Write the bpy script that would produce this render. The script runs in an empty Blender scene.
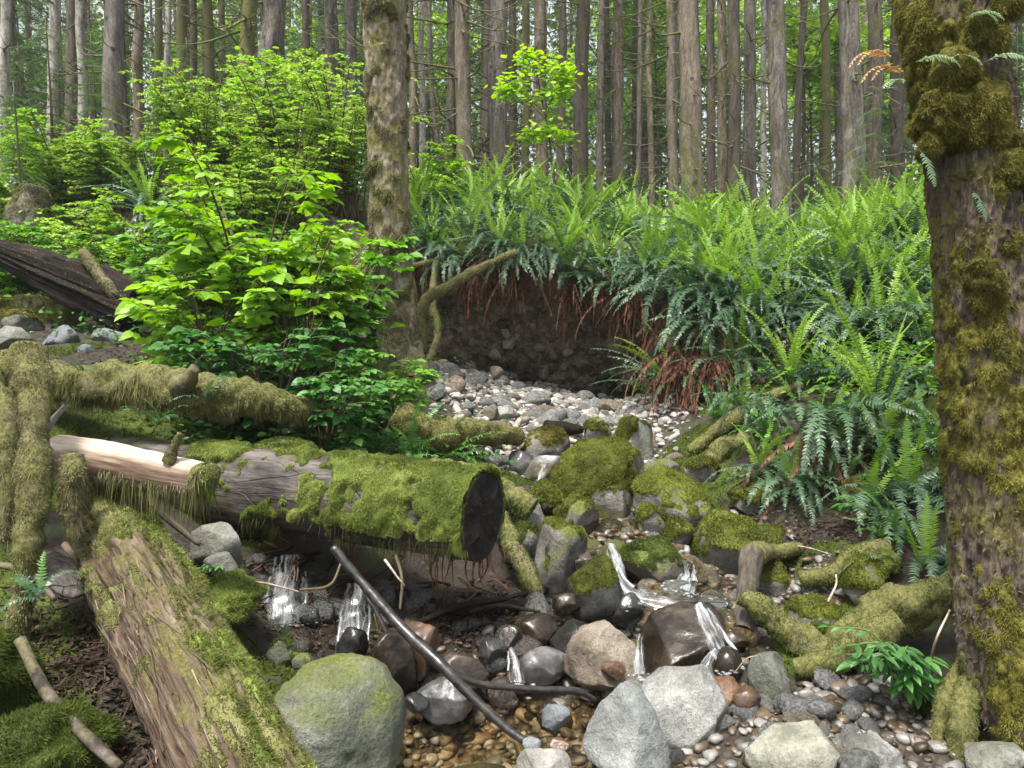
import bpy, math, random
import numpy as np
from mathutils import Vector, Matrix
R = math.radians
rng = np.random.default_rng(7)
random.seed(7)
scn = bpy.context.scene
col = scn.collection

# ------------------------------------------------------------------ camera
CAM_Z, PITCH, FPX = 1.5, R(-4.0), 773.0
cd = bpy.data.cameras.new('camera')
cd.sensor_width = 36.0
cd.lens = FPX / 1024 * 36
cd.clip_start = 0.05
cd.clip_end = 600
cam = bpy.data.objects.new('camera', cd)
col.objects.link(cam)
cam.location = (0, 0, CAM_Z)
cam.rotation_euler = (R(90) + PITCH, 0, 0)
scn.camera = cam

# ------------------------------------------------------------------ sky, sun, exposure
SUN_EL, SUN_AZ = R(70), R(215)          # azimuth clockwise from +Y
world = bpy.data.worlds.new('World')
scn.world = world
world.use_nodes = True
wn = world.node_tree
bg = wn.nodes['Background']
sky = wn.nodes.new('ShaderNodeTexSky')
sky.sky_type = 'NISHITA'
sky.sun_disc = False
sky.sun_elevation = SUN_EL
sky.sun_rotation = SUN_AZ
sky.air_density = 0.9
sky.dust_density = 4.0
sky.ozone_density = 0.6
hsv = wn.nodes.new('ShaderNodeHueSaturation')      # thin high cloud: a whiter sky
hsv.inputs['Saturation'].default_value = 0.3
wn.links.new(sky.outputs[0], hsv.inputs['Color'])
wn.links.new(hsv.outputs[0], bg.inputs[0])
bg.inputs[1].default_value = 0.118
sl = bpy.data.lights.new('sun', 'SUN')
sl.energy = 2.6
sl.angle = R(11)
sl.color = (1.0, 0.95, 0.86)
sun = bpy.data.objects.new('sun', sl)
col.objects.link(sun)
sd = Vector((math.sin(SUN_AZ) * math.cos(SUN_EL), math.cos(SUN_AZ) * math.cos(SUN_EL), math.sin(SUN_EL)))
sun.rotation_euler = (-sd).to_track_quat('-Z', 'Y').to_euler()
scn.view_settings.view_transform = 'Standard'
scn.view_settings.look = 'None'
scn.view_settings.exposure = 1.62
scn.view_settings.gamma = 1
scn.view_settings.use_curve_mapping = False
scn.cycles.max_bounces = 8
scn.cycles.diffuse_bounces = 3
scn.cycles.glossy_bounces = 2
scn.cycles.transmission_bounces = 4
scn.cycles.transparent_max_bounces = 12

# ------------------------------------------------------------------ helpers
def U(px, py, Y):
    """the point on the ray of photo pixel (px, py) that lies Y metres ahead"""
    u, v = (px - 512) / FPX, (384 - py) / FPX
    c, s = math.cos(PITCH), math.sin(PITCH)
    dy, dz = c - v * s, s + v * c
    t = Y / dy
    return np.array((u * t, Y, CAM_Z + dz * t))

def Us(pts):
    return np.array([U(*p) for p in pts])

def _hash(ix, iy, iz, seed):
    with np.errstate(over='ignore'):
        h = (ix.astype(np.uint32) * np.uint32(374761393) + iy.astype(np.uint32) * np.uint32(668265263)
             + iz.astype(np.uint32) * np.uint32(2147483647) + np.uint32((seed * 974711 + 12345) & 0xffffffff))
        h = (h ^ (h >> np.uint32(13))) * np.uint32(1274126177)
        h = h ^ (h >> np.uint32(16))
        h = h * np.uint32(2246822519)
        h = h ^ (h >> np.uint32(15))
    return h.astype(np.float64) / 4294967295.0

def vnoise(P, seed=0):
    P = np.asarray(P, float) + 1000.0
    I = np.floor(P).astype(np.int64)
    f = P - I
    f = f * f * f * (f * (f * 6 - 15) + 10)
    r = 0
    for dx in (0, 1):
        for dy in (0, 1):
            for dz in (0, 1):
                w = (f[:, 0] if dx else 1 - f[:, 0]) * (f[:, 1] if dy else 1 - f[:, 1]) * (f[:, 2] if dz else 1 - f[:, 2])
                r = r + w * _hash(I[:, 0] + dx, I[:, 1] + dy, I[:, 2] + dz, seed)
    return r * 2 - 1

def fbm(P, sc=1.0, oct=4, seed=0, gain=0.5):
    P = np.asarray(P, float) * sc
    a, r = 1.0, 0
    for k in range(oct):
        r = r + a * vnoise(P, seed + k * 17)
        P = P * 2.03
        a *= gain
    return r

class MB:
    """collects arrays of verts / faces (with material slot and a per-vertex variation) into one mesh"""
    def __init__(self):
        self.V, self.F, self.M, self.A, self.S, self.n = [], [], [], [], [], 0
    def add(self, V, F, mat=0, var=0.5, smooth=True):
        V = np.asarray(V, float).reshape(-1, 3)
        self.V.append(V)
        v = np.full(len(V), var, float) if np.isscalar(var) else np.asarray(var, float)
        self.A.append(v)
        for f in (F if isinstance(F, (list, tuple)) else [F]):
            f = np.asarray(f, int)
            if len(f) == 0: continue
            self.F.append(f + self.n)
            self.M.append((mat, smooth))
        self.n += len(V)
        return self
    def arrays(self):
        V = np.concatenate(self.V)
        T = []
        for f in self.F:
            if f.shape[1] == 3: T.append(f)
            else:
                for k in range(1, f.shape[1] - 1): T.append(f[:, [0, k, k + 1]])
        return V, np.concatenate(T)
    def mesh(self, name, mats):
        me = bpy.data.meshes.new(name)
        V = np.concatenate(self.V)
        me.vertices.add(len(V))
        me.vertices.foreach_set('co', V.astype(np.float32).ravel())
        loops = np.concatenate([f.ravel() for f in self.F])
        sizes = np.concatenate([np.full(len(f), f.shape[1]) for f in self.F])
        starts = np.concatenate([[0], np.cumsum(sizes)[:-1]])
        me.loops.add(len(loops))
        me.loops.foreach_set('vertex_index', loops.astype(np.int32))
        me.polygons.add(len(sizes))
        me.polygons.foreach_set('loop_start', starts.astype(np.int32))
        me.polygons.foreach_set('loop_total', sizes.astype(np.int32))
        me.polygons.foreach_set('material_index', np.concatenate([np.full(len(f), m) for f, (m, s) in zip(self.F, self.M)]).astype(np.int32))
        me.polygons.foreach_set('use_smooth', np.concatenate([np.full(len(f), s) for f, (m, s) in zip(self.F, self.M)]).astype(bool))
        at = me.attributes.new('var', 'FLOAT', 'POINT')
        at.data.foreach_set('value', np.concatenate(self.A).astype(np.float32))
        for m in (mats if isinstance(mats, (list, tuple)) else [mats]):
            me.materials.append(m)
        me.update(calc_edges=True)
        me.validate()
        return me
    def obj(self, name, mats, parent=None, loc=None):
        return link(name, self.mesh(name, mats), parent, loc)

def link(name, me, parent=None, loc=None):
    o = bpy.data.objects.new(name, me)
    col.objects.link(o)
    if parent is not None: o.parent = parent
    if loc is not None: o.location = [float(c) for c in loc]
    return o

def tag(o, label, cat, group=None, kind=None):
    if label: o['label'] = label
    if cat: o['category'] = cat
    if group: o['group'] = group
    if kind: o['kind'] = kind
    return o

def empty(name, loc, label, cat, group=None):
    o = bpy.data.objects.new(name, None)
    o.empty_display_size = 0.1
    col.objects.link(o)
    o.location = [float(c) for c in loc]
    return tag(o, label, cat, group)

def copy_tree(o, parent=None):
    c = o.copy()
    col.objects.link(c)
    if parent is not None: c.parent = parent
    for ch in list(o.children): copy_tree(ch, c)
    return c

def norm(a):
    a = np.asarray(a, float)
    return a / np.maximum(np.linalg.norm(a, axis=-1, keepdims=True), 1e-9)

def spline(P, n):
    """smooth resampling (Catmull-Rom) of a polyline of any width"""
    P = np.asarray(P, float)
    if len(P) == 2:
        t = np.linspace(0, 1, n)[:, None]
        return P[0] * (1 - t) + P[1] * t
    Q = np.vstack([2 * P[0] - P[1], P, 2 * P[-1] - P[-2]])
    t = np.linspace(0, len(P) - 1 - 1e-6, n)
    i = t.astype(int)
    f = (t - i)[:, None]
    a, b, c, d = Q[i], Q[i + 1], Q[i + 2], Q[i + 3]
    return 0.5 * ((2 * b) + (-a + c) * f + (2 * a - 5 * b + 4 * c - d) * f ** 2 + (-a + 3 * b - 3 * c + d) * f ** 3)

def frames(P):
    T = norm(np.gradient(P, axis=0))
    S = np.zeros_like(P)
    ref = np.array((0, 0, 1.0)) if abs(T[0, 2]) < 0.8 else np.array((0, 1.0, 0))
    s = np.cross(T[0], ref)
    for k in range(len(P)):
        s = s - T[k] * np.dot(s, T[k])
        s = s / max(np.linalg.norm(s), 1e-9)
        S[k] = s
    return T, S, np.cross(S, T)

def tube(P, r, sides=8, cap=True, prof=None, flat=1.0):
    """tube round a path; prof(theta[n,s], t[n,s], xyz) -> radius factor; flat squeezes the frame's 'up' axis"""
    P = np.asarray(P, float)
    n = len(P)
    r = np.full(n, r, float) if np.isscalar(r) else np.asarray(r, float)
    T, S, B = frames(P)
    th = np.linspace(0, 2 * math.pi, sides, endpoint=False)
    ring = S[:, None, :] * np.cos(th)[None, :, None] + B[:, None, :] * np.sin(th)[None, :, None] * flat
    rr = np.repeat(r[:, None], sides, 1)
    if prof is not None:
        X = P[:, None, :] + ring * rr[:, :, None]
        f = prof(np.repeat(th[None], n, 0), np.repeat(np.linspace(0, 1, n)[:, None], sides, 1), X.reshape(-1, 3))
        rr = rr * f.reshape(n, sides)
    V = (P[:, None, :] + ring * rr[:, :, None]).reshape(-1, 3)
    i = np.arange(n - 1)[:, None] * sides
    j = np.arange(sides)[None]
    jn = (j + 1) % sides
    F = [np.stack([i + j, i + sides + j, i + sides + jn, i + jn], -1).reshape(-1, 4)]
    if cap:
        V = np.vstack([V, P[0], P[-1]])
        a, b = n * sides, n * sides + 1
        jj = np.arange(sides)
        F.append(np.stack([jj, (jj + 1) % sides, np.full(sides, a)], -1))
        o = (n - 1) * sides
        F.append(np.stack([o + (jj + 1) % sides, o + jj, np.full(sides, b)], -1))
    return V, F

def tris(F):
    T = []
    for f in (F if isinstance(F, (list, tuple)) else [F]):
        if f.shape[1] == 3: T.append(f)
        else: T += [f[:, [0, 1, 2]], f[:, [0, 2, 3]]]
    return np.concatenate(T)

def batch(tV, tF, M, T):
    """copies of a small template: M (n,3,3) columns side/along/normal, T (n,3)"""
    n, k = len(T), len(tV)
    V = np.einsum('nij,kj->nki', M, tV) + T[:, None, :]
    F = [(np.asarray(f)[None] + (np.arange(n) * k)[:, None, None]).reshape(-1, np.asarray(f).shape[1]) for f in tF]
    return V.reshape(-1, 3), F

def orient(D, N):
    """matrices whose columns are side, along D, normal close to N"""
    D = norm(D)
    N = N - D * (D * N).sum(-1, keepdims=True)
    N = norm(N)
    S = np.cross(D, N)
    return np.stack([S, D, N], -1)

def fuzz(mb, V, F, density, length, width=0.004, mask=None, droop=0.3, up=0.0, seed=1, mat=0, lenvar=None, cap=90000):
    """moss: short blades grown on the triangles of a surface where mask(P, N) > random"""
    g = np.random.default_rng(seed)
    T = tris(F)
    A, B, C = V[T[:, 0]], V[T[:, 1]], V[T[:, 2]]
    cr = np.cross(B - A, C - A)
    ar = np.linalg.norm(cr, axis=1) * 0.5
    tot = ar.sum()
    n = int(min(tot * density, cap))
    if n < 1: return mb
    i = g.choice(len(T), n, p=ar / tot)
    a, b = g.random(n), g.random(n)
    s = a + b > 1
    a[s], b[s] = 1 - a[s], 1 - b[s]
    P = A[i] + (B - A)[i] * a[:, None] + (C - A)[i] * b[:, None]
    N = norm(cr[i])
    if mask is not None:
        k = mask(P, N) > g.random(n)
        P, N = P[k], N[k]
        n = len(P)
        if n == 0: return mb
    cl = 0.55 + 0.9 * np.clip(fbm(P, 14, 2, seed) * 0.5 + 0.5, 0, 1)
    if lenvar is not None: cl = cl * lenvar(P, N)
    L = length * cl * g.uniform(0.5, 1.3, n)
    rv = g.normal(0, 1, (n, 3))
    D = norm(N * 0.9 + rv * 0.55 + np.array((0, 0, up - droop)))
    side = norm(np.cross(D, g.normal(0, 1, (n, 3))))
    w = width * g.uniform(0.6, 1.3, n)
    base = P - N * 0.002
    tip = base + D * L[:, None] + np.array((0, 0, -droop))[None] * (L * 0.5)[:, None]
    VV = np.stack([base - side * w[:, None] / 2, base + side * w[:, None] / 2, tip], 1).reshape(-1, 3)
    var = np.clip(0.5 + 0.35 * fbm(P, 5, 3, seed + 3) + g.normal(0, 0.12, n), 0, 1)
    mb.add(VV, np.arange(3 * n).reshape(-1, 3), mat, np.repeat(var, 3), False)
    return mb

def vnormals(V, F):
    T = tris(F)
    c = np.cross(V[T[:, 1]] - V[T[:, 0]], V[T[:, 2]] - V[T[:, 0]])
    N = np.zeros_like(V)
    for k in range(3): np.add.at(N, T[:, k], c)
    return norm(N)

def moss_shell(V, F, mask, thick, dens, ln, wd, droop=.2, up=.1, seed=1, cap=90000, lump=16):
    """a cushion of moss on the masked part of a surface, with short blades on it"""
    N = vnormals(V, F)
    mk = np.clip(mask(V, N), 0, 1)
    off = thick * mk * (.45 + .9 * np.clip(fbm(V, lump, 3, seed) * .6 + .5, 0, 1.2))
    S = V + N * off[:, None] - N * .0015
    mb = MB()
    T = tris(F)
    T = T[mk[T].mean(1) > .12]
    if len(T) < 5: return mb
    used = np.unique(T)
    inv = np.full(len(V), -1); inv[used] = np.arange(len(used))
    T2, S2 = inv[T], S[used]
    mb.add(S2, T2, 0, np.clip(.42 + .35 * fbm(S2, 6, 3, seed + 1), 0, 1))
    fuzz(mb, S2, [T2], dens, ln, wd, lambda P, N: np.full(len(P), .95), droop, up, seed, 0, None, cap)
    return mb

# ------------------------------------------------------------------ materials
def mat_new(name):
    m = bpy.data.materials.new(name)
    m.use_nodes = True
    nt = m.node_tree
    for n in list(nt.nodes): nt.nodes.remove(n)
    return m, nt, nt.nodes.new, nt.links.new

def ramp(nt, fac, stops):
    r = nt.nodes.new('ShaderNodeValToRGB')
    e = r.color_ramp.elements
    while len(e) < len(stops): e.new(0.5)
    for k, (p, c) in enumerate(stops):
        e[k].position = p
        e[k].color = (*c, 1) if not np.isscalar(c) else (c, c, c, 1)
    nt.links.new(fac, r.inputs[0])
    return r.outputs[0]

def noise(nt, sc, detail=5, rough=0.55, vec=None, scale3=None, dist=0.0):
    n = nt.nodes.new('ShaderNodeTexNoise')
    n.inputs['Scale'].default_value = sc
    n.inputs['Detail'].default_value = detail
    n.inputs['Roughness'].default_value = rough
    n.inputs['Distortion'].default_value = dist
    if vec is None:
        t = nt.nodes.new('ShaderNodeTexCoord')
        vec = t.outputs['Object']
    if scale3 is not None:
        mp = nt.nodes.new('ShaderNodeMapping')
        mp.inputs['Scale'].default_value = scale3
        nt.links.new(vec, mp.inputs[0])
        vec = mp.outputs[0]
    nt.links.new(vec, n.inputs['Vector'])
    return n.outputs['Fac']

def mixc(nt, fac, a, b, mode='MIX'):
    m = nt.nodes.new('ShaderNodeMix')
    m.data_type = 'RGBA'
    m.blend_type = mode
    for sock, v in ((m.inputs['Factor'], fac), (m.inputs['A'], a), (m.inputs['B'], b)):
        if sock.name == 'Factor': sock = [s for s in m.inputs if s.name == 'Factor' and s.type == 'VALUE'][0]
        elif sock.name in 'AB': sock = [s for s in m.inputs if s.name == sock.name and s.type == 'RGBA'][0]
        if hasattr(v, 'is_linked'): nt.links.new(v, sock)
        elif np.isscalar(v): sock.default_value = v
        else: sock.default_value = (*v, 1)
    return [s for s in m.outputs if s.type == 'RGBA'][0]

def math_(nt, op, a, b=None, c=None, clamp=False):
    m = nt.nodes.new('ShaderNodeMath')
    m.operation = op
    m.use_clamp = clamp
    for k, v in enumerate((a, b, c)):
        if v is None: continue
        if hasattr(v, 'is_linked'): nt.links.new(v, m.inputs[k])
        else: m.inputs[k].default_value = v
    return m.outputs[0]

def attr(nt, name='var'):
    a = nt.nodes.new('ShaderNodeAttribute')
    a.attribute_name = name
    return a.outputs['Fac']

def bump(nt, h, dist=0.01, strength=1.0):
    b = nt.nodes.new('ShaderNodeBump')
    b.inputs['Distance'].default_value = dist
    b.inputs['Strength'].default_value = strength
    nt.links.new(h, b.inputs['Height'])
    return b.outputs[0]

def principled(nt, colr, rough=0.8, nrm=None, spec=0.5, coat=None):
    p = nt.nodes.new('ShaderNodeBsdfPrincipled')
    o = nt.nodes.new('ShaderNodeOutputMaterial')
    if hasattr(colr, 'is_linked'): nt.links.new(colr, p.inputs['Base Color'])
    else: p.inputs['Base Color'].default_value = (*colr, 1)
    if hasattr(rough, 'is_linked'): nt.links.new(rough, p.inputs['Roughness'])
    else: p.inputs['Roughness'].default_value = rough
    p.inputs['Specular IOR Level'].default_value = spec
    if nrm is not None: nt.links.new(nrm, p.inputs['Normal'])
    nt.links.new(p.outputs[0], o.inputs[0])
    return p, o

def objrand(nt):
    return nt.nodes.new('ShaderNodeObjectInfo').outputs['Random']

def upness(nt):
    g = nt.nodes.new('ShaderNodeNewGeometry')
    s = nt.nodes.new('ShaderNodeSeparateXYZ')
    nt.links.new(g.outputs['Normal'], s.inputs[0])
    return s.outputs['Z']

def leaf_mat(name, c0, c1, c2, trans=0.35, rough=0.45, spec=0.4):
    m, nt, N, L = mat_new(name)
    v = attr(nt)
    r = objrand(nt)
    f = math_(nt, 'ADD', math_(nt, 'MULTIPLY', v, 0.62), math_(nt, 'MULTIPLY', r, 0.38))
    c = ramp(nt, f, [(0.05, c0), (0.5, c1), (0.95, c2)])
    p, o = principled(nt, c, rough, None, spec)
    t = N('ShaderNodeBsdfTranslucent')
    hs = N('ShaderNodeHueSaturation')
    hs.inputs['Saturation'].default_value = 1.1
    hs.inputs['Value'].default_value = 1.25
    L(c, hs.inputs['Color'])
    L(hs.outputs[0], t.inputs[0])
    mx = N('ShaderNodeMixShader')
    mx.inputs[0].default_value = trans
    L(p.outputs[0], mx.inputs[1])
    L(t.outputs[0], mx.inputs[2])
    L(mx.outputs[0], o.inputs[0])
    return m

def bark_mat(name, c0, c1, c2, moss=0.0, mossc=((0.05, 0.052, 0.015), (0.15, 0.145, 0.05)), knots=False, sc=1.0, bd=0.015, zs=0.22):
    m, nt, N, L = mat_new(name)
    n1 = noise(nt, 9 * sc, 6, 0.65, scale3=(1, 1, zs), dist=0.6)
    n2 = noise(nt, 45 * sc, 4, 0.6, scale3=(1, 1, zs * 1.6))
    f = math_(nt, 'ADD', math_(nt, 'MULTIPLY', n1, 0.65), math_(nt, 'MULTIPLY', n2, 0.35))
    c = ramp(nt, f, [(0.4, c0), (0.5, c1), (0.6, c2)])
    r = objrand(nt)
    c = mixc(nt, math_(nt, 'MULTIPLY', r, 0.35), c, (0.125, 0.11, 0.098), 'MIX')
    if knots:
        vo = N('ShaderNodeTexVoronoi')
        vo.inputs['Scale'].default_value = 3.2
        tc = N('ShaderNodeTexCoord')
        L(tc.outputs['Object'], vo.inputs['Vector'])
        k = math_(nt, 'LESS_THAN', vo.outputs['Distance'], 0.13)
        c = mixc(nt, math_(nt, 'MULTIPLY', k, 0.75), c, (0.025, 0.02, 0.017))
    if moss > 0:
        n3 = noise(nt, 3.6, 7, 0.78)
        w = ramp(nt, n3, [(0.56 - 0.3 * moss, 0.0), (0.68 - 0.3 * moss, 1.0)])
        n4 = noise(nt, 60, 4, 0.7)
        mc = ramp(nt, n4, [(0.35, mossc[0]), (0.65, mossc[1])])
        c = mixc(nt, w, c, mc)
    b = bump(nt, f, bd, 0.9)
    principled(nt, c, 0.85, b, 0.25)
    return m

def moss_mat(name, c0, c1, c2):
    m, nt, N, L = mat_new(name)
    v = attr(nt)
    n = noise(nt, 7, 4, 0.6)
    f = math_(nt, 'ADD', math_(nt, 'MULTIPLY', v, 0.6), math_(nt, 'MULTIPLY', n, 0.4))
    c = ramp(nt, f, [(0.2, c0), (0.5, c1), (0.8, c2)])
    p, o = principled(nt, c, 0.7, None, 0.2)
    t = N('ShaderNodeBsdfTranslucent')
    L(c, t.inputs[0])
    mx = N('ShaderNodeMixShader')
    mx.inputs[0].default_value = 0.3
    L(p.outputs[0], mx.inputs[1])
    L(t.outputs[0], mx.inputs[2])
    L(mx.outputs[0], o.inputs[0])
    return m

def rock_mat(name, c0, c1, c2, rough=0.75, moss=None, speck=0.4, stripes=False):
    """moss = (threshold low, high) on upward slope + noise; None = bare"""
    m, nt, N, L = mat_new(name)
    tc = N('ShaderNodeTexCoord')
    vec = tc.outputs['Object']
    r = objrand(nt)
    ad = N('ShaderNodeVectorMath')
    ad.operation = 'ADD'
    L(vec, ad.inputs[0])
    cx = N('ShaderNodeCombineXYZ')
    L(math_(nt, 'MULTIPLY', r, 40.0), cx.inputs[0])
    L(cx.outputs[0], ad.inputs[1])
    vec = ad.outputs[0]
    n1 = noise(nt, 5, 8, 0.65, vec, (1, 1, 4.5) if stripes else None)
    n2 = noise(nt, 70, 4, 0.7, vec)
    n3 = noise(nt, 190, 2, 0.5, vec)
    f = math_(nt, 'ADD', math_(nt, 'MULTIPLY', n1, 0.75), math_(nt, 'MULTIPLY', n2, 0.25))
    c = ramp(nt, f, [(0.36, c0), (0.5, c1), (0.62, c2)])
    c = mixc(nt, math_(nt, 'MULTIPLY', ramp(nt, n3, [(0.56, 0.0), (0.66, 1.0)]), speck), c, tuple(0.35 * x for x in c0))
    hs = N('ShaderNodeHueSaturation')
    L(math_(nt, 'ADD', math_(nt, 'MULTIPLY', r, 0.5), 0.75), hs.inputs['Value'])
    L(c, hs.inputs['Color'])
    c = hs.outputs[0]
    ro = rough
    if rough < .25: ro = ramp(nt, n1, [(.35, .07), (.65, .42)])
    big = noise(nt, 2.2, 4, .6, vec)
    c = mixc(nt, ramp(nt, big, [(.42, .5), (.58, 0.)]), c, mixc(nt, .55, c, (.02, .018, .014)))
    gp = N('ShaderNodeNewGeometry'); sz_ = N('ShaderNodeSeparateXYZ'); L(gp.outputs['Position'], sz_.inputs[0])
    wl = math_(nt, 'ADD', sz_.outputs[2], math_(nt, 'MULTIPLY', math_(nt, 'SUBTRACT', n1, .5), .09))     # the wet line just above the pool
    wl = ramp(nt, math_(nt, 'MULTIPLY', wl, 5.0), [(.15, 1.), (.3, 0.)])
    c = mixc(nt, math_(nt, 'MULTIPLY', wl, .8), c, mixc(nt, .6, c, (.012, .009, .006)))
    if moss is not None:
        nm = noise(nt, 6, 6, 0.7, vec)
        w = math_(nt, 'ADD', upness(nt), math_(nt, 'MULTIPLY', math_(nt, 'SUBTRACT', nm, 0.5), 2.2))
        w = ramp(nt, w, [(moss[0], 0.0), (moss[1], 1.0)])
        mc = ramp(nt, noise(nt, 90, 4, 0.7, vec), [(0.35, (0.035, 0.045, 0.008)), (0.65, (0.12, 0.14, 0.02))])
        c = mixc(nt, w, c, mc)
        ro = math_(nt, 'ADD', math_(nt, 'MULTIPLY', w, 0.9 - rough), rough)
    if rough >= .25: ro = math_(nt, 'SUBTRACT', ro, math_(nt, 'MULTIPLY', wl, .45))
    h = math_(nt, 'ADD', n1, math_(nt, 'MULTIPLY', n2, 0.25))
    principled(nt, c, ro, bump(nt, h, 0.008 if rough < .25 else 0.03, 1.0), .6 if rough < .25 else .5)
    return m

M = {}
M['moss'] = moss_mat('moss_bright', (0.036, 0.05, 0.008), (0.14, 0.18, 0.032), (0.35, 0.4, 0.11))
M['moss_rock'] = moss_mat('moss_rock', (0.028, 0.034, 0.006), (0.1, 0.118, 0.016), (0.25, 0.275, 0.045))
M['moss_dark'] = moss_mat('moss_dark', (0.02, 0.03, 0.005), (0.06, 0.085, 0.013), (0.13, 0.165, 0.03))
M['moss_olive'] = moss_mat('moss_olive', (0.05, 0.05, 0.015), (0.14, 0.14, 0.046), (0.27, 0.265, 0.11))
M['moss_pale'] = moss_mat('moss_pale', (0.075, 0.068, 0.033), (0.19, 0.175, 0.092), (0.35, 0.33, 0.2))
M['moss_gold'] = moss_mat('moss_gold', (0.045, 0.043, 0.008), (0.135, 0.128, 0.022), (0.27, 0.255, 0.06))
M['fern_young'] = leaf_mat('fern_young', (0.08, 0.17, 0.022), (0.18, 0.325, 0.042), (0.33, 0.48, 0.09), 0.42, 0.5, 0.3)
M['fern_old'] = leaf_mat('fern_old', (0.025, 0.06, 0.026), (0.06, 0.12, 0.058), (0.125, 0.19, 0.11), 0.22, 0.42, 0.5)
M['fern_mid'] = leaf_mat('fern_mid', (0.03, 0.09, 0.016), (0.065, 0.17, 0.03), (0.12, 0.25, 0.06), 0.3, 0.4, 0.5)
M['fern_dead'] = leaf_mat('fern_dead', (0.05, 0.021, 0.012), (0.145, 0.066, 0.039), (0.3, 0.17, 0.105), 0.15, 0.7, 0.2)
M['leaf_bright'] = leaf_mat('leaf_bright', (0.12, 0.25, 0.018), (0.24, 0.42, 0.04), (0.38, 0.56, 0.09), 0.42)
M['leaf_mid'] = leaf_mat('leaf_mid', (0.05, 0.14, 0.014), (0.12, 0.28, 0.03), (0.2, 0.39, 0.06), 0.38)
M['leaf_lacy'] = leaf_mat('leaf_lacy', (0.12, 0.23, 0.025), (0.25, 0.4, 0.06), (0.4, 0.56, 0.12), 0.45)
M['fern_wilted'] = leaf_mat('fern_wilted', (0.25, 0.13, 0.05), (0.45, 0.27, 0.13), (0.6, 0.42, 0.24), 0.3)
M['fern_pale'] = leaf_mat('fern_pale', (0.12, 0.22, 0.1), (0.25, 0.38, 0.2), (0.4, 0.52, 0.34), 0.3)
M['leaf_herb'] = leaf_mat('leaf_herb', (0.02, 0.08, 0.015), (0.05, 0.16, 0.03), (0.11, 0.26, 0.06), 0.3)
M['leaf_lime'] = leaf_mat('leaf_lime', (0.16, 0.32, 0.008), (0.3, 0.5, 0.015), (0.42, 0.62, 0.04), 0.45)
M['needle'] = leaf_mat('needle', (0.04, 0.085, 0.025), (0.095, 0.18, 0.055), (0.18, 0.29, 0.09), 0.25)
M['far_leaf'] = leaf_mat('far_leaf', (0.045, 0.085, 0.025), (0.15, 0.24, 0.06), (0.36, 0.5, 0.13), 0.45)
M['litter'] = leaf_mat('litter', (0.015, 0.009, 0.006), (0.048, 0.03, 0.02), (0.14, 0.095, 0.065), 0.1, 0.7, 0.3)
M['stem'] = bark_mat('stem', (0.05, 0.035, 0.02), (0.09, 0.065, 0.035), (0.14, 0.11, 0.06), 0)
M['green_stem'] = leaf_mat('green_stem', (0.05, 0.09, 0.02), (0.09, 0.13, 0.03), (0.13, 0.18, 0.05), 0.0, 0.6)
M['bark_grey'] = bark_mat('bark_grey', (0.04, 0.036, 0.033), (0.12, 0.105, 0.09), (0.235, 0.213, 0.188), 0.12, knots=True)
M['bark_tan'] = bark_mat('bark_tan', (0.05, 0.037, 0.027), (0.15, 0.118, 0.088), (0.27, 0.225, 0.178), 0.25, knots=True)
M['bark_pale'] = bark_mat('bark_pale', (0.16, 0.145, 0.13), (0.33, 0.31, 0.28), (0.47, 0.45, 0.42), 0.15)
M['bark_mossy'] = bark_mat('bark_mossy', (0.05, 0.04, 0.025), (0.12, 0.1, 0.06), (0.19, 0.165, 0.1), 0.65)
M['bark_dark'] = bark_mat('bark_dark', (0.02, 0.017, 0.013), (0.065, 0.053, 0.042), (0.14, 0.117, 0.095), 0.2)
M['bark_alder'] = bark_mat('bark_alder', (0.08, 0.06, 0.045), (0.2, 0.165, 0.125), (0.34, 0.29, 0.23), 0.35, ((0.08, 0.075, 0.02), (0.2, 0.18, 0.055)), sc=1.5, bd=0.025)
M['bark_near'] = bark_mat('bark_near', (0.015, 0.0105, 0.007), (0.06, 0.045, 0.03), (0.15, 0.12, 0.085), 0.3, ((0.05, 0.045, 0.01), (0.14, 0.125, 0.03)), sc=2.2, bd=0.035, zs=.11)
M['mossy_twig'] = bark_mat('mossy_twig', (0.07, 0.065, 0.025), (0.15, 0.14, 0.06), (0.24, 0.225, 0.11), 0.5)
M['dead_branch'] = bark_mat('dead_branch', (0.06, 0.05, 0.025), (0.13, 0.11, 0.06), (0.2, 0.175, 0.1), 0.3)
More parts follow.
